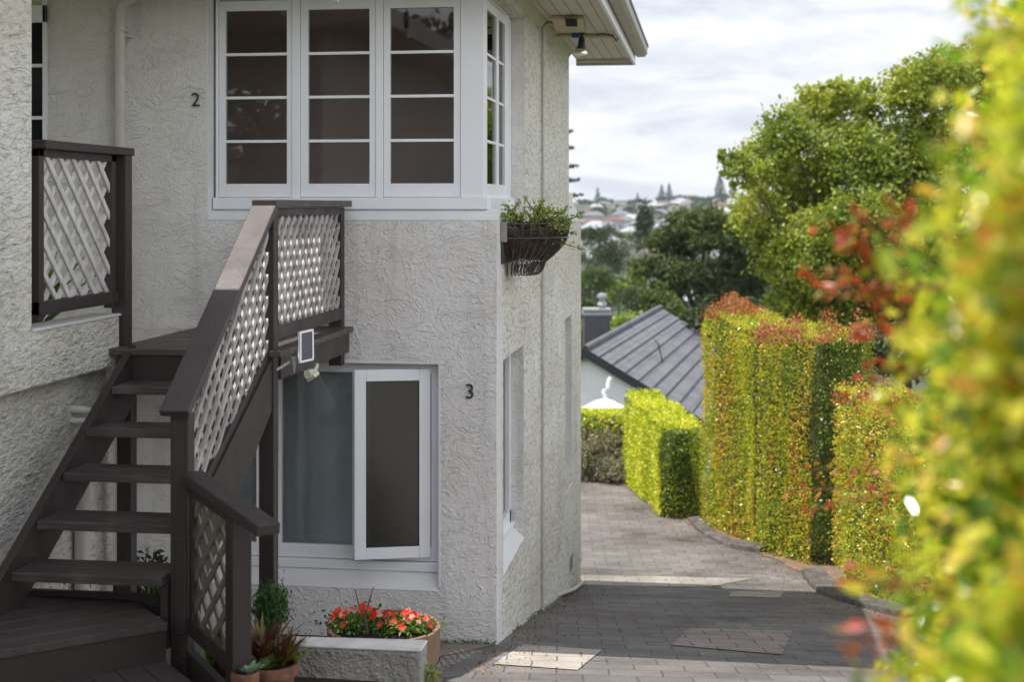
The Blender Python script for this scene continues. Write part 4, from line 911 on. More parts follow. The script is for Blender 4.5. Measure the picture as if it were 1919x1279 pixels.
# ------------------------------------------------------------------ hanging basket on the side wall
yb_ = 10.03; Rb = .43; ztp, zbm = -.125, -.365
hbk = thing('wall_basket', 'bow-fronted black wire hay basket with coir liner on the side wall', 'planter basket', (XS, yb_, zbm))
def arc(t, r): return Vector((XS + r * math.sin(t), yb_ - r * math.cos(t) * 1.0, 0))
wr_ = MB()
for q, zz, rr in ((0, ztp, Rb), (1, ztp - .1, Rb * .98)):
    wr_.tube([arc(math.pi * k / 24, rr) + Vector((0, 0, zz)) for k in range(25)], .005, 6)
wr_.tube([Vector((XS + .01, yb_ - Rb, ztp)), Vector((XS + .01, yb_ + Rb, ztp))], .005, 6)
for k in range(22):
    t_ = math.pi * (k + .5) / 22; e_ = Vector((math.sin(t_), -math.cos(t_), 0)); o_ = Vector((XS, yb_, 0)); pts = []
    for f in range(9):
        ph = f / 8; r = Rb * (1.0 - .40 * ph ** 2.4); pts.append(o_ + e_ * r + Vector((0, 0, ztp + .035 - (ztp + .035 - zbm + .035) * ph)))
    for f in range(1, 13):
        a_ = -math.pi * .2 + f * math.pi * 1.75 / 12; pts.append(pts[8] + e_ * (-.04 + .04 * math.cos(a_ + .6) - .01) + Vector((0, 0, -.05 - .042 * math.sin(a_))))
    wr_.tube(pts, .0045, 5)
wr_.build('wire_frame', mat_simple('worn_wire', (.10, .10, .105), .35, .2, 30, metal=.4), hbk, smooth=True)
cl = MB(); pr = []
mpts = []
for i in range(13):
    ph = i / 12; r = Rb * (.93 - .36 * ph ** 2.2); pr.append((r, ztp - .03 + (zbm - ztp + .03) * ph))
pr = [(.0, ztp - .10), (Rb * .86, ztp - .08)] + pr + [(0, zbm)]
nn_ = 30; vs = []
for j, (r, z) in enumerate(pr):
    for k in range(nn_ + 1):
        t_ = math.pi * k / nn_; jt = 1 + .06 * math.sin(k * 2.3 + j) * math.sin(j * 1.7 + k * .9); v = Vector((XS + .004 + r * jt * math.sin(t_), yb_ - r * jt * math.cos(t_), z + .012 * math.sin(k * 1.3))); vs.append(v)
m = nn_ + 1; cl.add(vs, [(j * m + k, j * m + k + 1, (j + 1) * m + k + 1, (j + 1) * m + k) for j in range(len(pr) - 1) for k in range(nn_)])
cl.build('coir_liner', M['coir'], hbk, smooth=True)
P = []
for k in range(9000):
    t_ = random.uniform(0, math.pi); ph = random.random(); r = Rb * (.945 - .36 * ph ** 2.2) * random.uniform(.97, 1.04); P.append((XS + r * math.sin(t_), yb_ - r * math.cos(t_), ztp - .04 + (zbm - ztp + .02) * ph))
leafmesh('coir_fibre', P, .03, M['coir'], hbk, aspect=.06)
MB().box(XS, XS + .045, yb_ - Rb - .035, yb_ - Rb - .0, -.25, -.115).build('wall_batten', mat_simple('grey_batten', (.26, .25, .23), .7, .15, 20), hbk, .003)
MB().box(XS, XS + .02, yb_ - Rb, yb_ + Rb, -.40, -.25).build('back_bar', M['iron'], hbk)
jp = thing('jade_plant', 'sprawling jade plant with small green leaves in the wall basket', 'plant', (XS + .15, yb_, ztp))
stt = MB(); LP = []; LD = []
tips = [at(p, q, z) for p, q, z in ((946, 384, 9.75), (938, 398, 9.7), (972, 378, 9.85), (984, 372, 9.9), (1017, 376, 10.0), (1012, 388, 10.0), (1048, 398, 10.0), (1028, 392, 10), (1085, 405, 9.9), (1076, 438, 9.9), (1088, 466, 9.9), (1000, 390, 9.9), (960, 395, 9.8), (1060, 415, 9.9), (990, 400, 9.8), (940, 404, 9.65), (955, 410, 9.7), (1056, 428, 9.85))]
for tp in tips + [at(random.uniform(945, 1070), random.uniform(388, 425), random.uniform(9.7, 10.1)) for _ in range(34)]:
    b = Vector((XS + .04 + random.random() * .2, yb_ + random.uniform(-.3, .2), ztp - .05)); m1 = b.lerp(tp, .55) + Vector((random.uniform(-.03, .03), random.uniform(-.03, .03), random.uniform(.0, .05)))
    stt.tube([b, m1, tp], [.007, .005, .0025], 5)
    for f in (.55, .7, .85, 1.0, 1.0):
        pp = m1.lerp(tp, max(0, (f - .5) * 2)); 
        for _ in range(6): LP.append(pp + Vector([random.gauss(0, .013) for _ in range(3)])); LD.append((tp - b).normalized())
stt.build('stems', M['twig'], jp); leafmesh('leaves', [tuple(p) for p in LP], .024, M['leaf_jade'], jp, D=[tuple(d) for d in LD], aspect=.65)
# ------------------------------------------------------------------ timber edging of the drive
def sleeper(pa, pb, w, h, label):
    a, b = ground(*pa), ground(*pb); mb = MB(); n = 10; sd_ = (b - a).cross(Vector((0, 0, 1))).normalized(); sd_ = sd_ if sd_.x > 0 else -sd_; vs = []
    for i in range(n + 1):
        p = a.lerp(b, i / n) + sd_ * (-.10 * math.sin(math.pi * i / n) * ((b - a).length / 3)); z = gz(p.y)
        jz = .008 * math.sin(i * 2.1)
        for dx, dz in ((0, -.05), (.015, h + jz), (w, h + .015 - jz), (w, -.05)): vs.append(p + sd_ * dx + Vector((0, 0, z - p.z + dz)))
    fs = [(4 * i + k, 4 * i + (k + 1) % 4, 4 * i + 4 + (k + 1) % 4, 4 * i + 4 + k) for i in range(n) for k in range(4)] + [(0, 1, 2, 3), (4 * n + 3, 4 * n + 2, 4 * n + 1, 4 * n)]
    mb.add(vs, fs); o = mb.build('edging_timber', M['bare_timber'], origin=tuple(a), bevel=.012); tag(o, label, 'timber edging', 'old timbers edging the drive')
sleeper((1287, 978), (1366, 1030), .20, .045, 'farthest grey timber edging the sunlit bend of the drive'); sleeper((1366, 1031), (1424, 1041), .26, .07, 'short thick grey timber lying at the foot of the tall hedge')
sleeper((1500, 1074), (1680, 1158), .28, .055, 'dark shaded timber edging nearest the viewer')
# ------------------------------------------------------------------ hedges
def hull_box(name, mb, parent, mat): return mb.build(name, mat, parent)
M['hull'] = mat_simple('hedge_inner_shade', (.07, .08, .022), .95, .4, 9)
M['leaf_end'] = mat_leaf('leaf_end_shaded_green', [(0, (.04, .10, .015)), (.45, (.13, .22, .025)), (.8, (.32, .38, .04)), (1, (.50, .46, .05))], .26, .25, mixf=.2)  # hedge ends: greener leaves, with the shade of those faces put into the colour
def hedge_run(t, pts, half, z0, z1, dens, size, mat, topround=.12, endmat=None, bump=.06, seed=0):
    """leafy skin over a hedge that follows pts (plan), with inner twig mass"""
    pts = [Vector(p) for p in pts]; out = []; Dn = []; mb = MB(); L = 0; vs = []
    zf = (lambda q: z0[0] + (z0[1] - z0[0]) * q) if isinstance(z0, tuple) else (lambda q: z0)
    seg = []; tot = sum((pts[i + 1] - pts[i]).length for i in range(len(pts) - 1)); acc = 0
    for i in range(len(pts) - 1):
        a, b = pts[i], pts[i + 1]; l = (b - a).length; d = (b - a) / l; s = Vector((d.y, -d.x, 0))
        seg.append((a, b, l, d, s, acc / tot, (acc + l) / tot)); acc += l
    rr = np.random.default_rng(seed + 5)
    def off(u, z): return bump * (math.sin(u * 2.3 + seed) * .6 + math.sin(u * 4.7 + z * 1.3 + seed * 2) * .35 + math.sin(z * 3.1 + u) * .25)
    for a, b, l, d, s, q0, q1 in seg:
        for side in (-1, 1):
            n = int(dens * l * (z1 - min(zf(q0), zf(q1))))
            u = rr.random(n); zz = rr.random(n)
            for k in range(n):
                zb = zf(q0 + (q1 - q0) * u[k]); z = zb + (z1 - zb) * zz[k]; p = a + d * l * u[k]
                hh = half + off((q0 * tot + l * u[k]), z) - (topround * max(0, 1 - (z1 - z) / .25) ** 2) + abs(rr.normal(0, .035)) - .015
                out.append((p.x + s.x * side * hh, p.y + s.y * side * hh, z)); Dn.append((s.x * side, s.y * side, .5))
        n = int(dens * l * half * 2 * 1.1)
        for k in range(n):
            u_ = rr.random(); w = (rr.random() * 2 - 1) * half; p = a + d * l * u_; out.append((p.x + s.x * w, p.y + s.y * w, z1 + abs(rr.normal(0, .04)) - .02 + .04 * math.sin(u_ * l * 3))); Dn.append((0, 0, 1))
    nface = len(out)
    for a, nrm, q in ((pts[0], -(seg[0][3]), 0), (pts[-1], seg[-1][3], 1)):
        s = seg[0][4] if q == 0 else seg[-1][4]; n = int(dens * 2 * half * (z1 - zf(q)))
        for k in range(n):
            w = (rr.random() * 2 - 1) * half; z = zf(q) + (z1 - zf(q)) * rr.random(); e_ = rr.normal(0, .045) + half * .34 * (1 - (w / half) ** 2) + .03 * math.sin(z * 5 + w * 7)
            out.append((a.x + s.x * w + nrm.x * e_, a.y + s.y * w + nrm.y * e_, z)); Dn.append((nrm.x, nrm.y, .5))
    nf = nface if endmat else len(out)
    leafmesh('foliage', out[:nf], size * rr.uniform(.7, 1.2, nf), mat, t, D=np.array(Dn[:nf]) * .7, aspect=.55)
    if endmat: leafmesh('foliage', out[nf:], size * rr.uniform(.7, 1.2, len(out) - nf), endmat, t, D=np.array(Dn[nf:]) * .7, aspect=.55)
    h = half - .07; ht_ = h - topround * .75; vs = []
    for i, p in enumerate(pts):
        s = (seg[min(i, len(seg) - 1)][4] + seg[max(i - 1, 0)][4]).normalized(); q = 0 if i == 0 else (1 if i == len(pts) - 1 else seg[i][5])
        vs += [p + s * h + Vector((0, 0, zf(q) - p.z + .1)), p - s * h + Vector((0, 0, zf(q) - p.z + .1)), p - s * ht_ + Vector((0, 0, z1 - .08 - p.z)), p + s * ht_ + Vector((0, 0, z1 - .08 - p.z))]
    fs = [(4 * i + k, 4 * i + (k + 1) % 4, 4 * i + 4 + (k + 1) % 4, 4 * i + 4 + k) for i in range(len(pts) - 1) for k in range(4)] + [(0, 1, 2, 3), tuple(4 * (len(pts) - 1) + k for k in (3, 2, 1, 0))]
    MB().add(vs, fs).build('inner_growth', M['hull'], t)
    tk = Each('stem', M['bark'], t)
    for a, b, l, d, s, q0, q1 in seg:
        for k in range(max(1, int(l / .6))):
            p = a + d * (k + .5) * .6; tk.tube([(p.x, p.y, zf(q0) - .1), (p.x + .03, p.y, zf(q0) + .5)], .03, 6)
def tufts(t, cs, n, sig, size, mat, name='leaves'):
    for c, hgt in cs:
        P = []
        for k in range(n): f = random.random(); P.append((c[0] + random.gauss(0, sig * (1 - f * .5)), c[1] + random.gauss(0, sig * (1 - f * .5)), c[2] + f * hgt))
        leafmesh(name, P, size, mat, t, D=np.array([[0, 0, 1.2]] * n), aspect=.45)
def gp(px, py, dx=0): v = ground(px, py); v.x += dx; return v
HZ = -1.68
# tall lilly pilly hedge made of clipped columns: its face follows the kerb
def inset(face, w):
    """centre line of a hedge whose drive-side face is given"""
    out = []
    for i, p in enumerate(face):
        d = (face[min(i + 1, len(face) - 1)] - face[max(i - 1, 0)]); d.z = 0; d.normalize(); n = Vector((d.y, -d.x, 0)); n = n if n.x > 0 else -n
        out.append(Vector((p.x + n.x * w, p.y + n.y * w, 0)))
    return out
hA = gp(1310, 984); hB = gp(1405, 1032); hC = gp(1512, 1066)
hf = .44
th = thing('clipped_hedge', 'tall clipped hedge with red and yellow new leaves along the bend of the drive', 'hedge', (hB.x, hB.y, gz(hB.y)), 'lilly pilly hedges')
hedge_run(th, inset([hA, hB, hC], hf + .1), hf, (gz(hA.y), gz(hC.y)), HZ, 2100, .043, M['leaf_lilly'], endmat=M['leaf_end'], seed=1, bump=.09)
M['leaf_redtop'] = mat_leaf('leaf_red_tops', [(0, (.30, .05, .03)), (.5, (.42, .11, .05)), (.8, (.40, .22, .07)), (1, (.25, .26, .04))], .4, .3, mixf=.2)
cs = []
for k in range(46):
    px = random.uniform(1332, 1430); z_ = random.uniform(20.8, 22.4); p = at(px, 600, z_); cs.append(((p.x, p.y, HZ - .02), .27 * math.exp(-((px - 1372) / 38) ** 2) + .08))
for k in range(40):
    px = random.uniform(1420, 1635); z_ = random.uniform(17.4, 18.9); p = at(px, 600, z_); cs.append(((p.x, p.y, HZ - .02), random.choice((.08, .14, .2, .34))))
tufts(th, cs, 46, .08, .05, M['leaf_redtop'])
lh = thing('clipped_hedge', 'lower clipped hedge block standing in front of the tall hedge', 'hedge', tuple(gp(1600, 1100)), 'lilly pilly hedges')
zlow = at(1600, 762, 15.2).z
hedge_run(lh, inset([gp(1548, 1090), gp(1640, 1130), gp(1740, 1172), gp(1850, 1215)], .46), .38, (gz(15.8), gz(14.4)), zlow, 1250, .045, M['leaf_lilly'], seed=4)
tufts(lh, [((at(px, 760, 15.5).x, at(px, 760, 15.5).y, zlow - .03), random.choice((.08, .15, .3))) for px in [random.uniform(1560, 1760) for _ in range(20)]], 36, .05, .045, M['leaf_redtop'])
# golden hedge at the bend
gh = thing('golden_hedge', 'bright yellow-green clipped hedge block at the bend of the drive', 'hedge', tuple(gp(1255, 968)), 'golden hedges')
def golden(t, lobes, n, size, inner=.86):
    P, O_ = blob_points(lobes, n, .95, csig=.05, cper=6); keep = np.ones(len(P), bool)
    for c, r in lobes: keep &= (((P - np.array(c)) / (np.array(r) * .80)) ** 2).sum(1) > 1
    leafmesh('foliage', P[keep], .065 * size, M['leaf_yellow'], t, D=O_[keep] * .8, aspect=.6)
    for c, r in lobes:
        bm = bmesh.new(); bmesh.ops.create_icosphere(bm, subdivisions=3, radius=1, matrix=Matrix.Translation(Vector(c) - ORG[t.name]) @ Matrix.Diagonal((r[0] * inner, r[1] * inner, r[2] * inner, 1)))
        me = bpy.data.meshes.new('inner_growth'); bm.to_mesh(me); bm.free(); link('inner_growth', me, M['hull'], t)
def boxy_points(c, r, n, pw=4.5):
    u = rng.normal(size=(n, 3)); u /= (np.abs(u) ** pw).sum(1, keepdims=True) ** (1 / pw)
    return np.array(c) + u * np.array(r) * (1 + rng.normal(0, .03, (n, 1))), u
def boxy_hull(t, c, r, f=.9):
    bm = bmesh.new(); bmesh.ops.create_icosphere(bm, subdivisions=3, radius=1)
    for v in bm.verts:
        q = (abs(v.co.x) ** 4.5 + abs(v.co.y) ** 4.5 + abs(v.co.z) ** 4.5) ** (1 / 4.5); v.co = Vector((v.co.x / q * r[0] * f, v.co.y / q * r[1] * f, v.co.z / q * r[2] * f)) + Vector(c) - ORG[t.name]
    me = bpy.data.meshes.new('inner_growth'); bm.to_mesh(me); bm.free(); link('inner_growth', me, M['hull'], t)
gn, gf = gp(1283, 975), gp(1203, 918); gdir = (gf - gn).normalized()
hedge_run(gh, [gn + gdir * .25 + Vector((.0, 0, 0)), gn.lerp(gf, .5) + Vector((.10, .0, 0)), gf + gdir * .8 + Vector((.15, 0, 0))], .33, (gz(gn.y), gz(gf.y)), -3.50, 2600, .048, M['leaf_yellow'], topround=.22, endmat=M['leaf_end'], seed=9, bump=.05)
g2 = thing('golden_hedge', 'low yellow-green hedge behind the lavender bush, left of the golden block', 'hedge', (0, 27.5, gz(27)), 'golden hedges')
c = at(1120, 830, 27.2); r_ = (1.6, .5, .62); cz = (c.x - .25, c.y, at(1120, 771, 27.2).z - r_[2]); P, U_ = boxy_points(cz, r_, 12000); leafmesh('foliage', P, .07, M['leaf_yellow'], g2, D=U_ * .9, aspect=.6); boxy_hull(g2, cz, r_)
# lavender
lv = thing('lavender_bush', 'loose grey-green lavender bush at the far edge of the drive', 'shrub', tuple(gp(1150, 912)))
c = gp(1150, 908); lob = [((c.x + dx, c.y + .5 + dy, c.z + dz), (rx, .5, rz)) for dx, dy, dz, rx, rz in ((-.45, 0, .42, .5, .58), (.0, .1, .52, .45, .60), (.42, -.2, .38, .36, .42), (.1, -.25, .25, .5, .3))]
P, O_ = blob_points(lob, 15000, .6, csig=.14, cper=14); leafmesh('foliage', P, .085, M['leaf_grey'], lv, D=O_ * .6 + np.array([0, 0, .9]), aspect=.28)
MB().tube([(c.x, c.y + .4, c.z), (c.x, c.y + .5, c.z + .5)], .03, 6).build('stems', M['bark'], lv)
for l_ in lob:
    bm = bmesh.new(); bmesh.ops.create_icosphere(bm, subdivisions=2, radius=1, matrix=Matrix.Translation(Vector(l_[0]) - ORG[lv.name]) @ Matrix.Diagonal((l_[1][0] * .7, .34, l_[1][2] * .7, 1))); me = bpy.data.meshes.new('inner_growth'); bm.to_mesh(me); bm.free(); link('inner_growth', me, M['hull'], lv)
# ------------------------------------------------------------------ foreground hedge, close to the lens
fh = thing('foreground_hedge', 'sunlit yellow-green hedge with red shoots close to the viewer on the right', 'hedge', (.75, 1.5, gz(1.5)), 'lilly pilly hedges')
def fx(h):      # left outline of the hedge, leaning out at the foot, as x per metre ahead (camera frame)
    return float(np.interp(h, [-.36, -.31, -.27, -.16, -.08, 0, .04, .09, .144, .16], [.258, .272, .292, .294, .303, .324, .337, .344, .345, .346]))
P = []; S = []
def addleaf(X, Z, z): P.append(tuple(RT * X + FW * Z + Vector((0, 0, z))))
for k in range(34000):
    Z = 1.2 + 2.6 * random.random() ** 1.2; h = random.uniform(-.40, .165); z = h * Z
    w = fx(h) * Z + abs(random.gauss(0, .15)) + (.035 * math.sin(z * 7 + Z * 3) + .03 * math.sin(z * 17 + Z * 9)) + (.05 if random.random() < .93 else -.03)
    if w > .41 * Z + .25: continue
    addleaf(w, Z, z); S.append(random.uniform(.022, .044))
leafmesh('foliage', P, np.array(S), M['leaf_front'], fh, aspect=.5, flat=.5)
# inner mass
vs = []; rows_ = []
for h in (-.62, -.36, -.2, -.06, .06, .11, .14):
    for Z in (1.25, 2.2, 3.6):
        X0 = (fx(h) * Z + .20) if h < .12 else (.42 * Z); vs += [RT * X0 + FW * Z + Vector((0, 0, h * Z)), RT * (X0 + .5) + FW * Z + Vector((0, 0, h * Z))]
fs = []
for i in range(6):
    for j in range(2):
        a_ = (i * 3 + j) * 2; b_ = a_ + 6; fs += [(a_, a_ + 2, b_ + 2, b_), (a_ + 1, b_ + 1, b_ + 3, a_ + 3)]
    fs += [(i * 6, i * 6 + 6, i * 6 + 7, i * 6 + 1), (i * 6 + 4, i * 6 + 5, i * 6 + 11, i * 6 + 10)]
fs += [(36, 38, 39, 37), (38, 40, 41, 39)]
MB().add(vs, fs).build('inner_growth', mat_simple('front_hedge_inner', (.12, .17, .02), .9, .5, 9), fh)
# shoots reaching out over the drive
shts = [((1700, 560, 2.6), (1600, 470, 2.5), (1530, 420, 2.45)), ((1690, 600, 2.6), (1590, 520, 2.6), (1510, 505, 2.6)), ((1700, 470, 2.3), (1640, 430, 2.3), (1600, 400, 2.3)), ((1730, 420, 2.0), (1690, 400, 2.0), (1660, 385, 2.0)),
        ((1700, 640, 2.8), (1640, 610, 2.8), (1600, 620, 2.8)), ((1690, 700, 2.6), (1650, 690, 2.6), (1610, 700, 2.6)), ((1700, 780, 2.4), (1660, 760, 2.4), (1625, 760, 2.4)), ((1720, 900, 4.2), (1600, 915, 4.2), (1475, 920, 4.2)),
        ((1700, 920, 4.0), (1600, 935, 4.0), (1500, 962, 4.0)), ((1690, 870, 3.9), (1600, 880, 3.9), (1510, 880, 3.9)), ((1700, 1100, 2.2), (1640, 1090, 2.2), (1585, 1080, 2.2)), ((1700, 1180, 1.7), (1650, 1190, 1.7), (1600, 1200, 1.7)),
        ((1640, 470, 2.4), (1600, 440, 2.4), (1575, 450, 2.4)), ((1640, 540, 2.5), (1590, 540, 2.5), (1540, 545, 2.5)),
        ((1700, 520, 2.4), (1650, 500, 2.4), (1620, 480, 2.4)), ((1700, 580, 2.4), (1660, 560, 2.4), (1630, 545, 2.4))]
LP = []; LD = []; M['red_stem'] = mat_simple('red_stem', (.22, .07, .04), .6)
for s_ in shts:
    p = [at(*q) for q in s_]; root = p[0] + (p[0] - p[1]).normalized() * .15; MB().tube([root] + p, [.003, .0025, .002, .001], 6).build('shoot', M['red_stem'], fh)
    for f in np.linspace(.1, 1.0, 8):
        pp = p[0].lerp(p[1], f * 2) if f < .5 else p[1].lerp(p[2], f * 2 - 1); d = (p[2] - p[0]).normalized()
        for sg in (-1, 1):
            up_ = Vector((random.gauss(0, .5), random.gauss(0, .3), sg * random.uniform(.3, 1))); LP.append(tuple(pp + up_ * .018)); LD.append(tuple(d * .8 + up_))
leafmesh('red_leaves', LP, rng.uniform(.022, .038, len(LP)), M['leaf_red'], fh, D=np.array(LD) * 1.6, aspect=.45)
LP = []; LD = []
for k in range(46):
    Z = random.uniform(1.4, 3.2); h = random.uniform(-.34, .12); X1 = fx(h) * Z; a_ = RT * (X1 + .10) + FW * Z + Vector((0, 0, h * Z)); b_ = RT * (X1 - random.uniform(.01, .06)) + FW * (Z + random.uniform(-.06, .06)) + Vector((0, 0, h * Z + random.uniform(-.03, .08)))
    MB().tube([a_, a_.lerp(b_, .5) + Vector((0, 0, .01)), b_], [.0022, .0016, .001], 5).build('shoot', M['red_stem'], fh)
    for f in np.linspace(.2, 1, 6):
        for sg in (-1, 1): u_ = Vector((random.gauss(0, .5), random.gauss(0, .3), sg * random.uniform(.3, 1))); LP.append(tuple(a_.lerp(b_, f) + u_ * .014)); LD.append(tuple((b_ - a_).normalized() * .8 + u_))
leafmesh('leaves', LP, rng.uniform(.022, .036, len(LP)), M['leaf_front'], fh, D=np.array(LD) * 1.6, aspect=.45)
stm = Each('stem', M['bark'], fh)
for k in range(26):
    Z = 1.2 + k * .09; X0 = fx(-.2) * Z + random.uniform(.1, .4); b = RT * X0 + FW * Z; stm.tube([(b.x, b.y, gz(b.y)), (b.x, b.y, -.2 * Z)], .012, 6)
# ------------------------------------------------------------------ trees
def tree(name, label, base, lobes, nleaf, lsize, mat, trunk_r=.15, limbs=True, group=None, shell=.5, csig=.16, cper=40, aspect=.55, cat='tree', flat=0, core=None):
    t = thing(name, label, cat, tuple(base), group)
    P, O_ = blob_points(lobes, nleaf, shell, csig=csig, cper=cper); leafmesh('crown', P, lsize * rng.uniform(.7, 1.3, len(P)), mat, t, D=O_ * .4, aspect=aspect, flat=flat)
    tk = MB(); b = Vector(base); cen = sum((Vector(c) for c, r in lobes), Vector()) / len(lobes); j = b.lerp(cen, .62) ; j.z = b.z + (cen.z - b.z) * .55
    tk.tube([b - Vector((0, 0, .3)), b.lerp(j, .5) + Vector((trunk_r * .4, 0, 0)), j, j.lerp(cen, .8)], [trunk_r * 1.15, trunk_r, trunk_r * .8, trunk_r * .45], 8)
    if limbs:
        for c, r in lobes:
            e_ = Vector(c); mdl = j.lerp(e_, .55) + Vector((random.uniform(-.1, .1), random.uniform(-.1, .1), .08)) * r[0]; tk.tube([j, mdl, e_ + Vector((0, 0, r[2] * .3))], [trunk_r * .5, trunk_r * .3, trunk_r * .1], 6)
    tk.build('trunk', M['bark'], t); return t
def L(px, py, Z, rx, rz=None, ry=None):
    """lobe given by a sight line, distance and radii in metres"""
    v = at(px, py, Z); rx_ = rx * Z / FPX; rz_ = (rz or rx) * Z / FPX; return ((v.x, v.y, v.z), (rx_, (ry or (rx_ + rz_) / 2), rz_))
ZB = 31
big = [L(1392, 318, ZB - 1, 42, 36), L(1432, 300, ZB, 55, 48), L(1480, 250, ZB, 58, 50), L(1530, 205, ZB + 1, 55, 48), L(1572, 175, ZB, 42, 34), L(1640, 190, ZB + 1, 60, 42), L(1720, 165, ZB, 60, 60), L(1775, 130, ZB, 52, 44), L(1850, 150, ZB + 1, 80, 70),
       L(1425, 400, ZB, 55, 60), L(1500, 350, ZB + 1, 80, 70), L(1600, 300, ZB, 90, 75), L(1700, 290, ZB + 1, 90, 80), L(1800, 280, ZB, 100, 90),
       L(1460, 490, ZB, 50, 55), L(1530, 470, ZB - 1, 80, 80), L(1620, 430, ZB - 1, 90, 80), L(1730, 430, ZB, 110, 90), L(1500, 570, ZB, 60, 50), L(1590, 560, ZB, 90, 60), L(1700, 560, ZB, 110, 60), L(1360, 292, ZB - 1, 22, 14)]
tb_ = at(1640, 700, ZB); tb_.z = gz(tb_.y)
tree('broadleaf_tree', 'large bushy yellow-green tree rising behind the tall hedge on the right', tb_, big, 86000, .115, M['leaf_tree'], .08, shell=.40, csig=.15, cper=24, aspect=.6)
ZP = 78
pn = [L(1318, 412, ZP, 62, 16), L(1290, 432, ZP, 60, 16), L(1360, 428, ZP, 55, 15), L(1260, 462, ZP + 1, 55, 17), L(1395, 455, ZP, 55, 18), L(1330, 452, ZP - 1, 45, 14), L(1240, 500, ZP, 60, 18), L(1290, 512, ZP - 1, 60, 16), L(1375, 500, ZP + 2, 60, 18), L(1410, 520, ZP, 45, 20),
      L(1250, 545, ZP, 45, 16), L(1340, 545, ZP, 60, 14), L(1395, 560, ZP, 50, 18), L(1420, 480, ZP, 40, 18)]
b = at(1318, 700, ZP); b.z = gz(b.y)
tree('pine_tree', 'spreading dark pine with flat layered boughs left of the big tree', b, pn, 20000, .62, M['leaf_pine'], .45, shell=.2, csig=.20, cper=30, aspect=.16)
# mid-distance trees, each its own
mid = [(1145, 470, 170, 52, 34, 'leaf_dark', 'broad dark green tree left of the pine under the far houses'), (1207, 415, 240, 18, 52, 'leaf_dark', 'tall dark columnar conifer rising left of the pine'), (1120, 525, 120, 38, 30, 'leaf_mid', 'round grey-green tree above the chimney'),
       (1100, 590, 60, 30, 34, 'leaf_mid', 'green tree beside the wall corner behind the chimney'), (1185, 560, 95, 40, 34, 'leaf_dark', 'dense dark tree above the slate roof'), (1175, 610, 56, 44, 30, 'leaf_light', 'yellow-green tree just behind the slate roof ridge'),
       (1235, 560, 66, 34, 34, 'leaf_mid', 'green tree behind the peak of the slate roof'), (1195, 515, 140, 20, 22, 'leaf_light', 'small light green tree above the red roof'), (1160, 545, 130, 24, 20, 'leaf_light', 'small light green tree left of the red roof'),
       (1270, 590, 60, 40, 26, 'leaf_mid', 'leafy green tree below the pine boughs'), (1330, 590, 52, 45, 36, 'leaf_dark', 'shaded dark tree at the foot of the pine'), (1395, 590, 50, 50, 40, 'leaf_dark', 'shaded dark tree between the pine and the big tree'),
       (1290, 470, 130, 55, 40, 'leaf_mid', 'green tree seen through the pine boughs'), (1380, 440, 190, 30, 34, 'leaf_dark', 'dark conifer peeping over the pine'), (1440, 470, 120, 40, 60, 'leaf_mid', 'green tree between the pine and the big tree'), (1260, 445, 230, 40, 22, 'leaf_mid', 'low green tree under the white domed roof'),
       (1110, 440, 210, 40, 14, 'leaf_dark', 'dark low tree below the pale far building'), (1090, 640, 48, 26, 40, 'leaf_light', 'light green tree showing beside the chimney'), (1560, 640, 42, 120, 60, 'leaf_dark', 'dark undergrowth tree behind the tall hedge'), (1760, 600, 45, 120, 90, 'leaf_dark', 'dark tree behind the foreground hedge'), (1700, 655, 26, 95, 50, 'leaf_dark', 'dark shrubby tree showing between the tall clipped hedge and the foreground hedge')]
for px, py, Z, rx, rz, mt, lb in mid:
    v = at(px, py, Z); n = 7; s_ = Z / FPX; lobs = []
    for k in range(n):
        a = 6.283 * k / n; lobs.append(((v.x + math.cos(a) * rx * s_ * .55, v.y + math.sin(a) * rx * s_ * .4, v.z + random.uniform(-.45, .35) * rz * s_), (rx * s_ * random.uniform(.42, .62), rx * s_ * .5, rz * s_ * random.uniform(.42, .62))))
    lobs.append(((v.x, v.y, v.z + rz * s_ * .4), (rx * s_ * .5, rx * s_ * .5, rz * s_ * .6))); lobs.append(((v.x, v.y, v.z - rz * s_ * .3), (rx * s_ * .75, rx * s_ * .6, rz * s_ * .7)))
    tree('conifer_tree' if 'conifer' in lb else 'broadleaf_tree', lb, (v.x, v.y, gz(v.y)), lobs, 2600, max(.16, 4.5 * s_), M[mt], max(.15, rx * s_ * .06), limbs=False, group='trees down the valley', shell=.15, csig=.26, cper=20)
# araucaria-like branch tree left behind the house corner, half hidden
nb_ = thing('araucaria_tree', 'dark whorled conifer boughs showing past the house corner against the sky', 'tree', (at(1058, 500, 60).x, at(1058, 500, 60).y, gz(60)))
tk = MB(); v = at(1056, 250, 60); bz = Vector((v.x, v.y, gz(60))); tk.tube([bz, Vector((v.x, v.y, 3.6))], [.3, .06], 8); Pn = []; Dn_ = []
for zz, rr in ((3.1, .35), (2.4, .45), (1.6, .62), (1.0, .72), (.35, .85), (-.4, .9)):
    for k in range(9):
        a = 6.283 * k / 9 + zz; d = Vector((math.cos(a), math.sin(a), .12)); e_ = Vector((v.x, v.y, zz)) + d * rr; tk.tube([(v.x, v.y, zz), e_], [.03, .012], 5)
        for f in np.linspace(.35, 1, 26): pp = Vector((v.x, v.y, zz)).lerp(e_, f); Pn.append((pp.x + random.gauss(0, .05), pp.y + random.gauss(0, .05), pp.z + random.gauss(0, .035))); Dn_.append((d.x, d.y, .4))
tk.build('trunk', M['bark'], nb_); leafmesh('crown', Pn, .17, M['leaf_dark'], nb_, D=np.array(Dn_), aspect=.3)
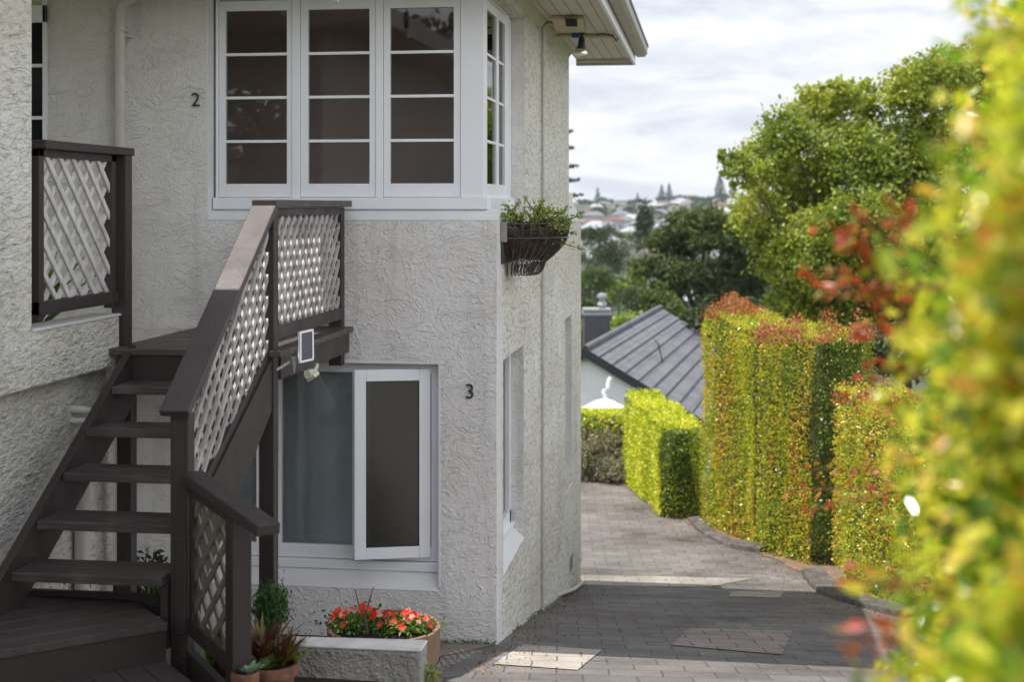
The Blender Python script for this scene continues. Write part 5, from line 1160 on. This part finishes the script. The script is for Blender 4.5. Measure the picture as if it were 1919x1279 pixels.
# ------------------------------------------------------------------ neighbour's slate-roofed house
g0 = at(1099, 655, 38); g1 = at(1237, 577, 53.2); rdg = Vector((g1.x - g0.x, g1.y - g0.y, 0)).normalized(); crs = Vector((rdg.y, -rdg.x, 0)); crs = crs if crs.x > 0 else -crs
zr_ = g0.z; Lr = 15.6; pit = math.tan(R(30)); wd_ = 5.6; zbn = gz(40) - 1.5
nh = thing('neighbour_house', 'pale house with a grey slate roof and dark barge boards below the drive', 'house', (g0.x, g0.y, zbn))
vdir = (crs * math.cos(R(30)) - Vector((0, 0, math.sin(R(30))))).normalized()
M['slate'] = mat_tiles('slate_tile', (.115, .115, .132), (.155, .155, .175), (.035, .035, .045), tuple(rdg), tuple(vdir), .62, .36)
R0 = Vector((g0.x, g0.y, zr_)); R1 = R0 + rdg * Lr
def rp_(s, d, dz=0): return R0 + rdg * s + crs * d + Vector((0, 0, -abs(d) * pit + dz))
rf = MB()
for sg in (1, -1):
    # stepped courses so that each row of slates throws a thin shadow
    nco = 16
    for k in range(nco):
        d0, d1 = wd_ * k / nco, wd_ * (k + 1.06) / nco
        a_, b_, c_, e_ = rp_(-.25, sg * d0, .0), rp_(Lr, sg * d0, .0), rp_(Lr, sg * d1, .06), rp_(-.25, sg * d1, .06)
        rf.add([a_, b_, c_, e_, e_ + Vector((0, 0, -.05)), c_ + Vector((0, 0, -.05))], [(0, 1, 2, 3), (3, 2, 5, 4)])
rf.build('roof', M['slate'], nh)
MB().tube([rp_(-.25, 0, .05), rp_(Lr, 0, .05)], .09, 8).build('ridge_cap', M['slate'], nh)
bg_ = MB()
for sg in (1, -1):
    a_, b_ = rp_(-.27, 0, -.0), rp_(-.27, sg * wd_, -.0); bg_.prism([a_ + Vector((0, 0, .06)), b_ + Vector((0, 0, .06)), b_ - Vector((0, 0, .20)), a_ - Vector((0, 0, .20))], rdg * .03)
bg_.build('barge_board', M['bargeboard'], nh)
wl = MB(); q = wd_ - .5
wl.prism([rp_(0, 0, -.12), rp_(0, q, -.12), Vector((rp_(0, q).x, rp_(0, q).y, zbn)), Vector((rp_(0, -q).x, rp_(0, -q).y, zbn)), rp_(0, -q, -.12)], rdg * (Lr - .3)); wl.build('wall', M['housewhite'], nh)
ch0 = at(1118, 640, 46); cw = .44
chm = MB(); ax = (RT, FW, (0, 0, 1)); ztop = at(1118, 590, 46).z
chm.obox((ch0.x, ch0.y, (ztop - 6.5) / 2), ax, .42, .42, (ztop + 6.5) / 2); cho = chm.build('chimney', M['shingle'], nh)
MB().obox((ch0.x, ch0.y, ztop + .05), ax, .46, .46, .05).obox((ch0.x, ch0.y, ztop + .17), ax, .45, .45, .04).build('chimney_cap', M['capmetal'], cho, .01)
cq = at(1128.5, 579, 46); MB().lathe((cq.x, cq.y, ztop + .2), [(.10, 0), (.10, .1), (.17, .11), (.12, .22), (.10, .24), (.10, .32), (.17, .36), (.16, .45), (.05, .50), (0, .50)], 18).build('flue_cowl', M['capmetal'], cho, smooth=True)
aw = MB(); aw.tube([rp_(4.8, 1.45, .0), rp_(4.8, 1.3, .5), rp_(4.6, 1.25, .55)], .02, 5); aw.build('aerial_wire', M['black'], nh)
# swan-neck vent pipe in front of the gable and a white canopy
vp = thing('swan_neck_pipe', 'white curved pipe standing before the pale gable wall', 'pipe', (at(1140, 760, 34).x, at(1140, 760, 34).y, gz(34)))
MB().tube([at(1137, 860, 34), at(1138, 752, 34), at(1133, 742, 34), at(1131, 735, 34), at(1134, 731, 34)], .05, 10).tube([at(1139, 729, 34), at(1140, 722, 34), at(1141, 714, 34), at(1144.5, 708, 34)], .05, 10).build('pipe', M['canvas'], vp, smooth=True)
cp = thing('garden_canopy', 'white fabric canopy top showing above the low golden hedge', 'canopy', (at(1130, 780, 33).x, at(1130, 780, 33).y, gz(33)))
cc1 = at(1133, 748, 33); MB().lathe(cc1, [(0, .02), (.10, -.02), (.22, -.05), (.36, -.12), (.55, -.22), (.74, -.36), (.76, -.5)], 9).build('canopy_cloth', M['canvas'], cp, smooth=True)
MB().tube([cc1 + Vector((0, 0, -.05)), (cc1.x, cc1.y, gz(33))], .03, 8).build('pole', M['capmetal'], cp)
# ------------------------------------------------------------------ far hillside: houses and trees
def fz(x, y): return gz(y) + (math.sin(x * .013 + y * .004) * min(3, max(0, (y - 300) * .003)))
wallc = [M['housewhite'], mat_simple('far_cream', (.50, .47, .41), .8), mat_simple('far_grey', (.35, .36, .38), .8)]
roofc = {'grey': mat_simple('far_roof_grey', (.16, .16, .18), .8), 'red': mat_simple('far_roof_red', (.15, .07, .055), .8), 'pale': mat_simple('far_roof_pale', (.38, .39, .41), .6), 'brown': mat_simple('far_roof_brown', (.13, .085, .07), .8)}
def far_house(x, y, w, d, h, rot, roof, wall, label, group='houses on the far hillside'):
    z = fz(x, y); t = thing('hillside_house', label, 'house', (x, y, z), group); c, s = math.cos(rot), math.sin(rot)
    def q(a, b, zz): return Vector((x + a * c - b * s, y + a * s + b * c, z + zz))
    e = .6; hr_ = h + w * .22
    MB().add([q(-w / 2, -d / 2, -3), q(w / 2, -d / 2, -3), q(w / 2, d / 2, -3), q(-w / 2, d / 2, -3), q(-w / 2, -d / 2, h), q(w / 2, -d / 2, h), q(w / 2, d / 2, h), q(-w / 2, d / 2, h)], [(0, 1, 5, 4), (1, 2, 6, 5), (2, 3, 7, 6), (3, 0, 4, 7), (4, 5, 6, 7)]).build('wall', wall, t)
    a, b = w / 2 + e, d / 2 + e
    MB().add([q(-a, -b, h + .02), q(a, -b, h + .02), q(a, b, h + .02), q(-a, b, h + .02), q(-a * .45, 0, hr_), q(a * .45, 0, hr_)], [(0, 1, 5, 4), (1, 2, 5), (2, 3, 4, 5), (3, 0, 4), (0, 3, 2, 1)]).build('roof', roofc[roof], t)
    wm = MB()
    for k in range(max(2, int(w / 4))):
        xx = -w / 2 + w * (k + .5) / max(2, int(w / 4)); wm.add([q(xx - .8, -d / 2 - .03, 1), q(xx + .8, -d / 2 - .03, 1), q(xx + .8, -d / 2 - .03, 2.4), q(xx - .8, -d / 2 - .03, 2.4)], [(0, 1, 2, 3)])
    wm.build('windows', M['black'], t)
named = [(1108, 436, 520, 24, 'pale', 0, 'long low pale building at the left of the far hillside'), (1095, 418, 700, 14, 'grey', 0, 'white walled house just past the wall corner on the far hillside'), (1142, 413, 640, 13, 'red', 1, 'house with a bright red roof near the left of the hillside'),
         (1165, 404, 800, 14, 'pale', 0, 'small bright white house right of the red roofed one on the hillside'), (1163, 416, 640, 18, 'pale', 2, 'grey-white roofed house below the bright white one'), (1237, 428, 430, 17, 'pale', 0, 'white domed roof house on the hillside above the pine'),
         (1218, 415, 660, 12, 'red', 1, 'red roofed house right of the columnar conifer'), (1262, 404, 800, 16, 'pale', 0, 'white house high on the slope in the middle'), (1290, 404, 820, 15, 'pale', 0, 'second bright white house high on the slope in the middle'), (1345, 410, 700, 22, 'red', 0, 'wide red roofed house above the pine'),
         (1360, 398, 900, 26, 'pale', 0, 'long white house high on the slope near the big tree'), (1380, 424, 560, 16, 'grey', 0, 'pale house beside the big tree edge'), (1177, 523, 420, 5.0, 'red', 1, 'small building with a pinkish red roof down among the near trees'), (1217, 470, 420, 5.4, 'brown', 2, 'brown roofed house among trees under the columnar conifer'),
         (1300, 552, 90, 3, 'pale', 2, 'pale wall glimpsed at the foot of the pine')]
NW = {0: 44, 1: 26, 2: 24, 3: 20, 4: 30, 5: 34, 6: 18, 7: 30, 8: 26, 9: 36, 10: 46, 11: 24, 12: 32, 13: 22, 14: 12}
for i_, (px, py, Z, w, rf_, wl_, lb) in enumerate(named):
    if i_ < 11 or Z > 500:
        v = ground(px, py + 6); Z = FW.dot(v); w = NW[i_] * Z / FPX; hgt = max(2.6, w * .22); v = Vector((v.x, v.y, fz(v.x, v.y) + hgt + w * .1))
    else: v = at(px, py, Z)
    z = fz(v.x, v.y); t0 = far_house(v.x, v.y, w, w * .6, max(2.4, v.z - z - w * .10), YAW + random.uniform(-.4, .4), rf_, wallc[wl_], lb)
cnt = 0
lbl = {'grey': 'grey roofed house among trees on the distant hillside', 'red': 'red-brown roofed house among trees on the distant hillside', 'pale': 'pale roofed house among trees on the distant hillside', 'brown': 'brown roofed house among trees on the distant hillside'}
for k in range(150):
    Z = random.uniform(620, 1650); px = random.uniform(1030, 1520); v = at(px, HOR, Z); w = random.uniform(9, 15); rf_ = random.choice(['grey', 'grey', 'grey', 'brown', 'pale', 'pale', 'red', 'grey'])
    far_house(v.x, v.y, w, w * .65, random.uniform(3.5, 6), random.uniform(-.8, .8), rf_, random.choice(wallc), lbl[rf_])
# far tree crowns: a few shared meshes, copied
protos = []
for mt in ('leaf_dark', 'leaf_dark', 'leaf_mid'):
    lob = [((random.uniform(-.45, .45), random.uniform(-.45, .45), .55 + random.uniform(-.2, .25)), (.42, .42, .34)) for _ in range(6)] + [((0, 0, .35), (.7, .7, .35))]
    P, O_ = blob_points(lob, 1100, .1, csig=.3, cper=10); o = leafmesh('crown', P, .20, M[mt], aspect=.7); me = o.data; bpy.data.objects.remove(o)
    k_ = MB(); k_.tube([(0, 0, -.25), (0, 0, .5)], [.06, .04], 6); o = k_.build('trunk', M['bark']); tm = o.data; bpy.data.objects.remove(o); protos.append((me, tm))
Pc = []
for zz in np.linspace(.05, 1.0, 16):
    for k in range(34): a = random.uniform(0, 6.28); r = (1 - zz) * .34 * random.uniform(.2, 1) + .01; Pc.append((math.cos(a) * r, math.sin(a) * r, zz))
o = leafmesh('crown', Pc, .09, M['leaf_dark'], aspect=.6); npm = o.data; bpy.data.objects.remove(o)
def far_tree(px, Z, s, kind=None, sz=1.0, dz=0):
    v = at(px, HOR, Z); z = fz(v.x, v.y)
    if kind == 'np': t = thing('norfolk_pine', 'tall narrow pine standing on the skyline', 'tree', (v.x, v.y, z), 'skyline pines'); me, tm = npm, protos[0][1]
    else: t = thing('distant_tree', 'rounded dark tree among the houses of the distant hillside', 'tree', (v.x, v.y, z), 'trees on the far hillside'); me, tm = random.choice(protos)
    for nm, m_ in (('crown', me), ('trunk', tm)):
        o = bpy.data.objects.new(nm, m_); col.objects.link(o); o.parent = t
    t.scale = (s, s, s * sz); t.rotation_euler = (0, 0, random.uniform(0, 6.28)); return t
for k in range(70): far_tree(random.uniform(960, 1660), random.uniform(260, 640), random.uniform(4.5, 7.5), sz=random.uniform(.8, 1.2))
for k in range(90): far_tree(random.uniform(960, 1660), random.uniform(1400, 1850), random.uniform(6, 11), sz=random.uniform(.7, 1.0))
for k in range(185): far_tree(random.uniform(960, 1660), random.uniform(640, 1750), random.uniform(5.5, 9.5), sz=random.uniform(.8, 1.1))
for px, hh in ((1240, 24), (1254, 25), (1349, 34), (1374, 26), (1120, 22), (1195, 16), (1420, 22)): far_tree(px, 1550, hh, 'np', 1.0)

# ------------------------------------------------------------------ air between here and the far hill
hz = bpy.data.materials.new('haze'); hz.use_nodes = True; ht = hz.node_tree; ht.nodes.clear()
ho = ht.nodes.new('ShaderNodeOutputMaterial'); hv = ht.nodes.new('ShaderNodeVolumePrincipled')
hv.inputs['Color'].default_value = (.80, .87, 1, 1); hv.inputs['Density'].default_value = .00009; hv.inputs['Anisotropy'].default_value = .2
ht.links.new(hv.outputs[0], ho.inputs['Volume'])
o = MB().box(-2600, 2600, -70, 2700, -60, 75).build('haze', hz); tag(o, 'thin blue haze over the valley', 'haze', kind='stuff')

# weeds and grit along the foot of the walls
P = []
for k in range(420):
    y = YF + random.random() ** 1.5 * 5.8; dx = abs(random.gauss(0, .012)); 
    if math.sin(y * 5.1) + math.sin(y * 2.3 + 1) > .1: P.append((XS + .012 + dx, y, gz(y) + .012 + abs(random.gauss(0, .012))))
for k in range(120):
    x = random.uniform(-2.0, XS); P.append((x, YF - .012 - abs(random.gauss(0, .012)), gz(YF) + .012 + abs(random.gauss(0, .01))))
o = leafmesh('weeds', P, .026, M['leaf_shrub'], aspect=.3); tag(o, 'thin line of weeds along the foot of the stucco walls', 'weeds', kind='stuff')
P = []
for k in range(2600):
    y = random.uniform(7.5, 24); ex_ = edge_x(y); u = abs(random.gauss(0, 1.0)); P.append((ex_ - u * .35, y, gz(y) + .006))
for k in range(500):
    y = random.uniform(8, 15); P.append((XS + abs(random.gauss(0, .16)), y, gz(y) + .006))
M['litter'] = mat_leaf('leaf_litter_dry', [(0, (.10, .06, .035)), (.6, (.22, .13, .07)), (1, (.32, .24, .10))], .8, .05)
o = leafmesh('leaf_litter', P, .024, M['litter'], aspect=.5, flat=6); tag(o, 'dry fallen leaves scattered along the edges of the drive', 'leaf litter', kind='stuff')

# unseen trees added behind the viewer to darken the window reflections
for k, (x, y, lb) in enumerate(((-15.5, -13, 'added unseen tree behind the viewer, farthest left, mirrored in the upper windows'), (-10, -15, 'added unseen tree behind the viewer, middle one of three mirrored in the windows'), (-4.5, -14, 'added unseen tree behind the viewer, nearest the drive, mirrored in the windows'))):
    lobs = [((x + random.uniform(-1.6, 1.6), y + random.uniform(-1, 1), random.uniform(-.3, 3.6)), (1.7, 1.4, 1.3)) for _ in range(8)]
    tree('reflection_tree', lb, (x, y, gz(y) - .3), lobs, 5200, .22, M['leaf_dark'], .2, limbs=False, group='added trees behind the viewer', shell=.2, csig=.22, cper=20)
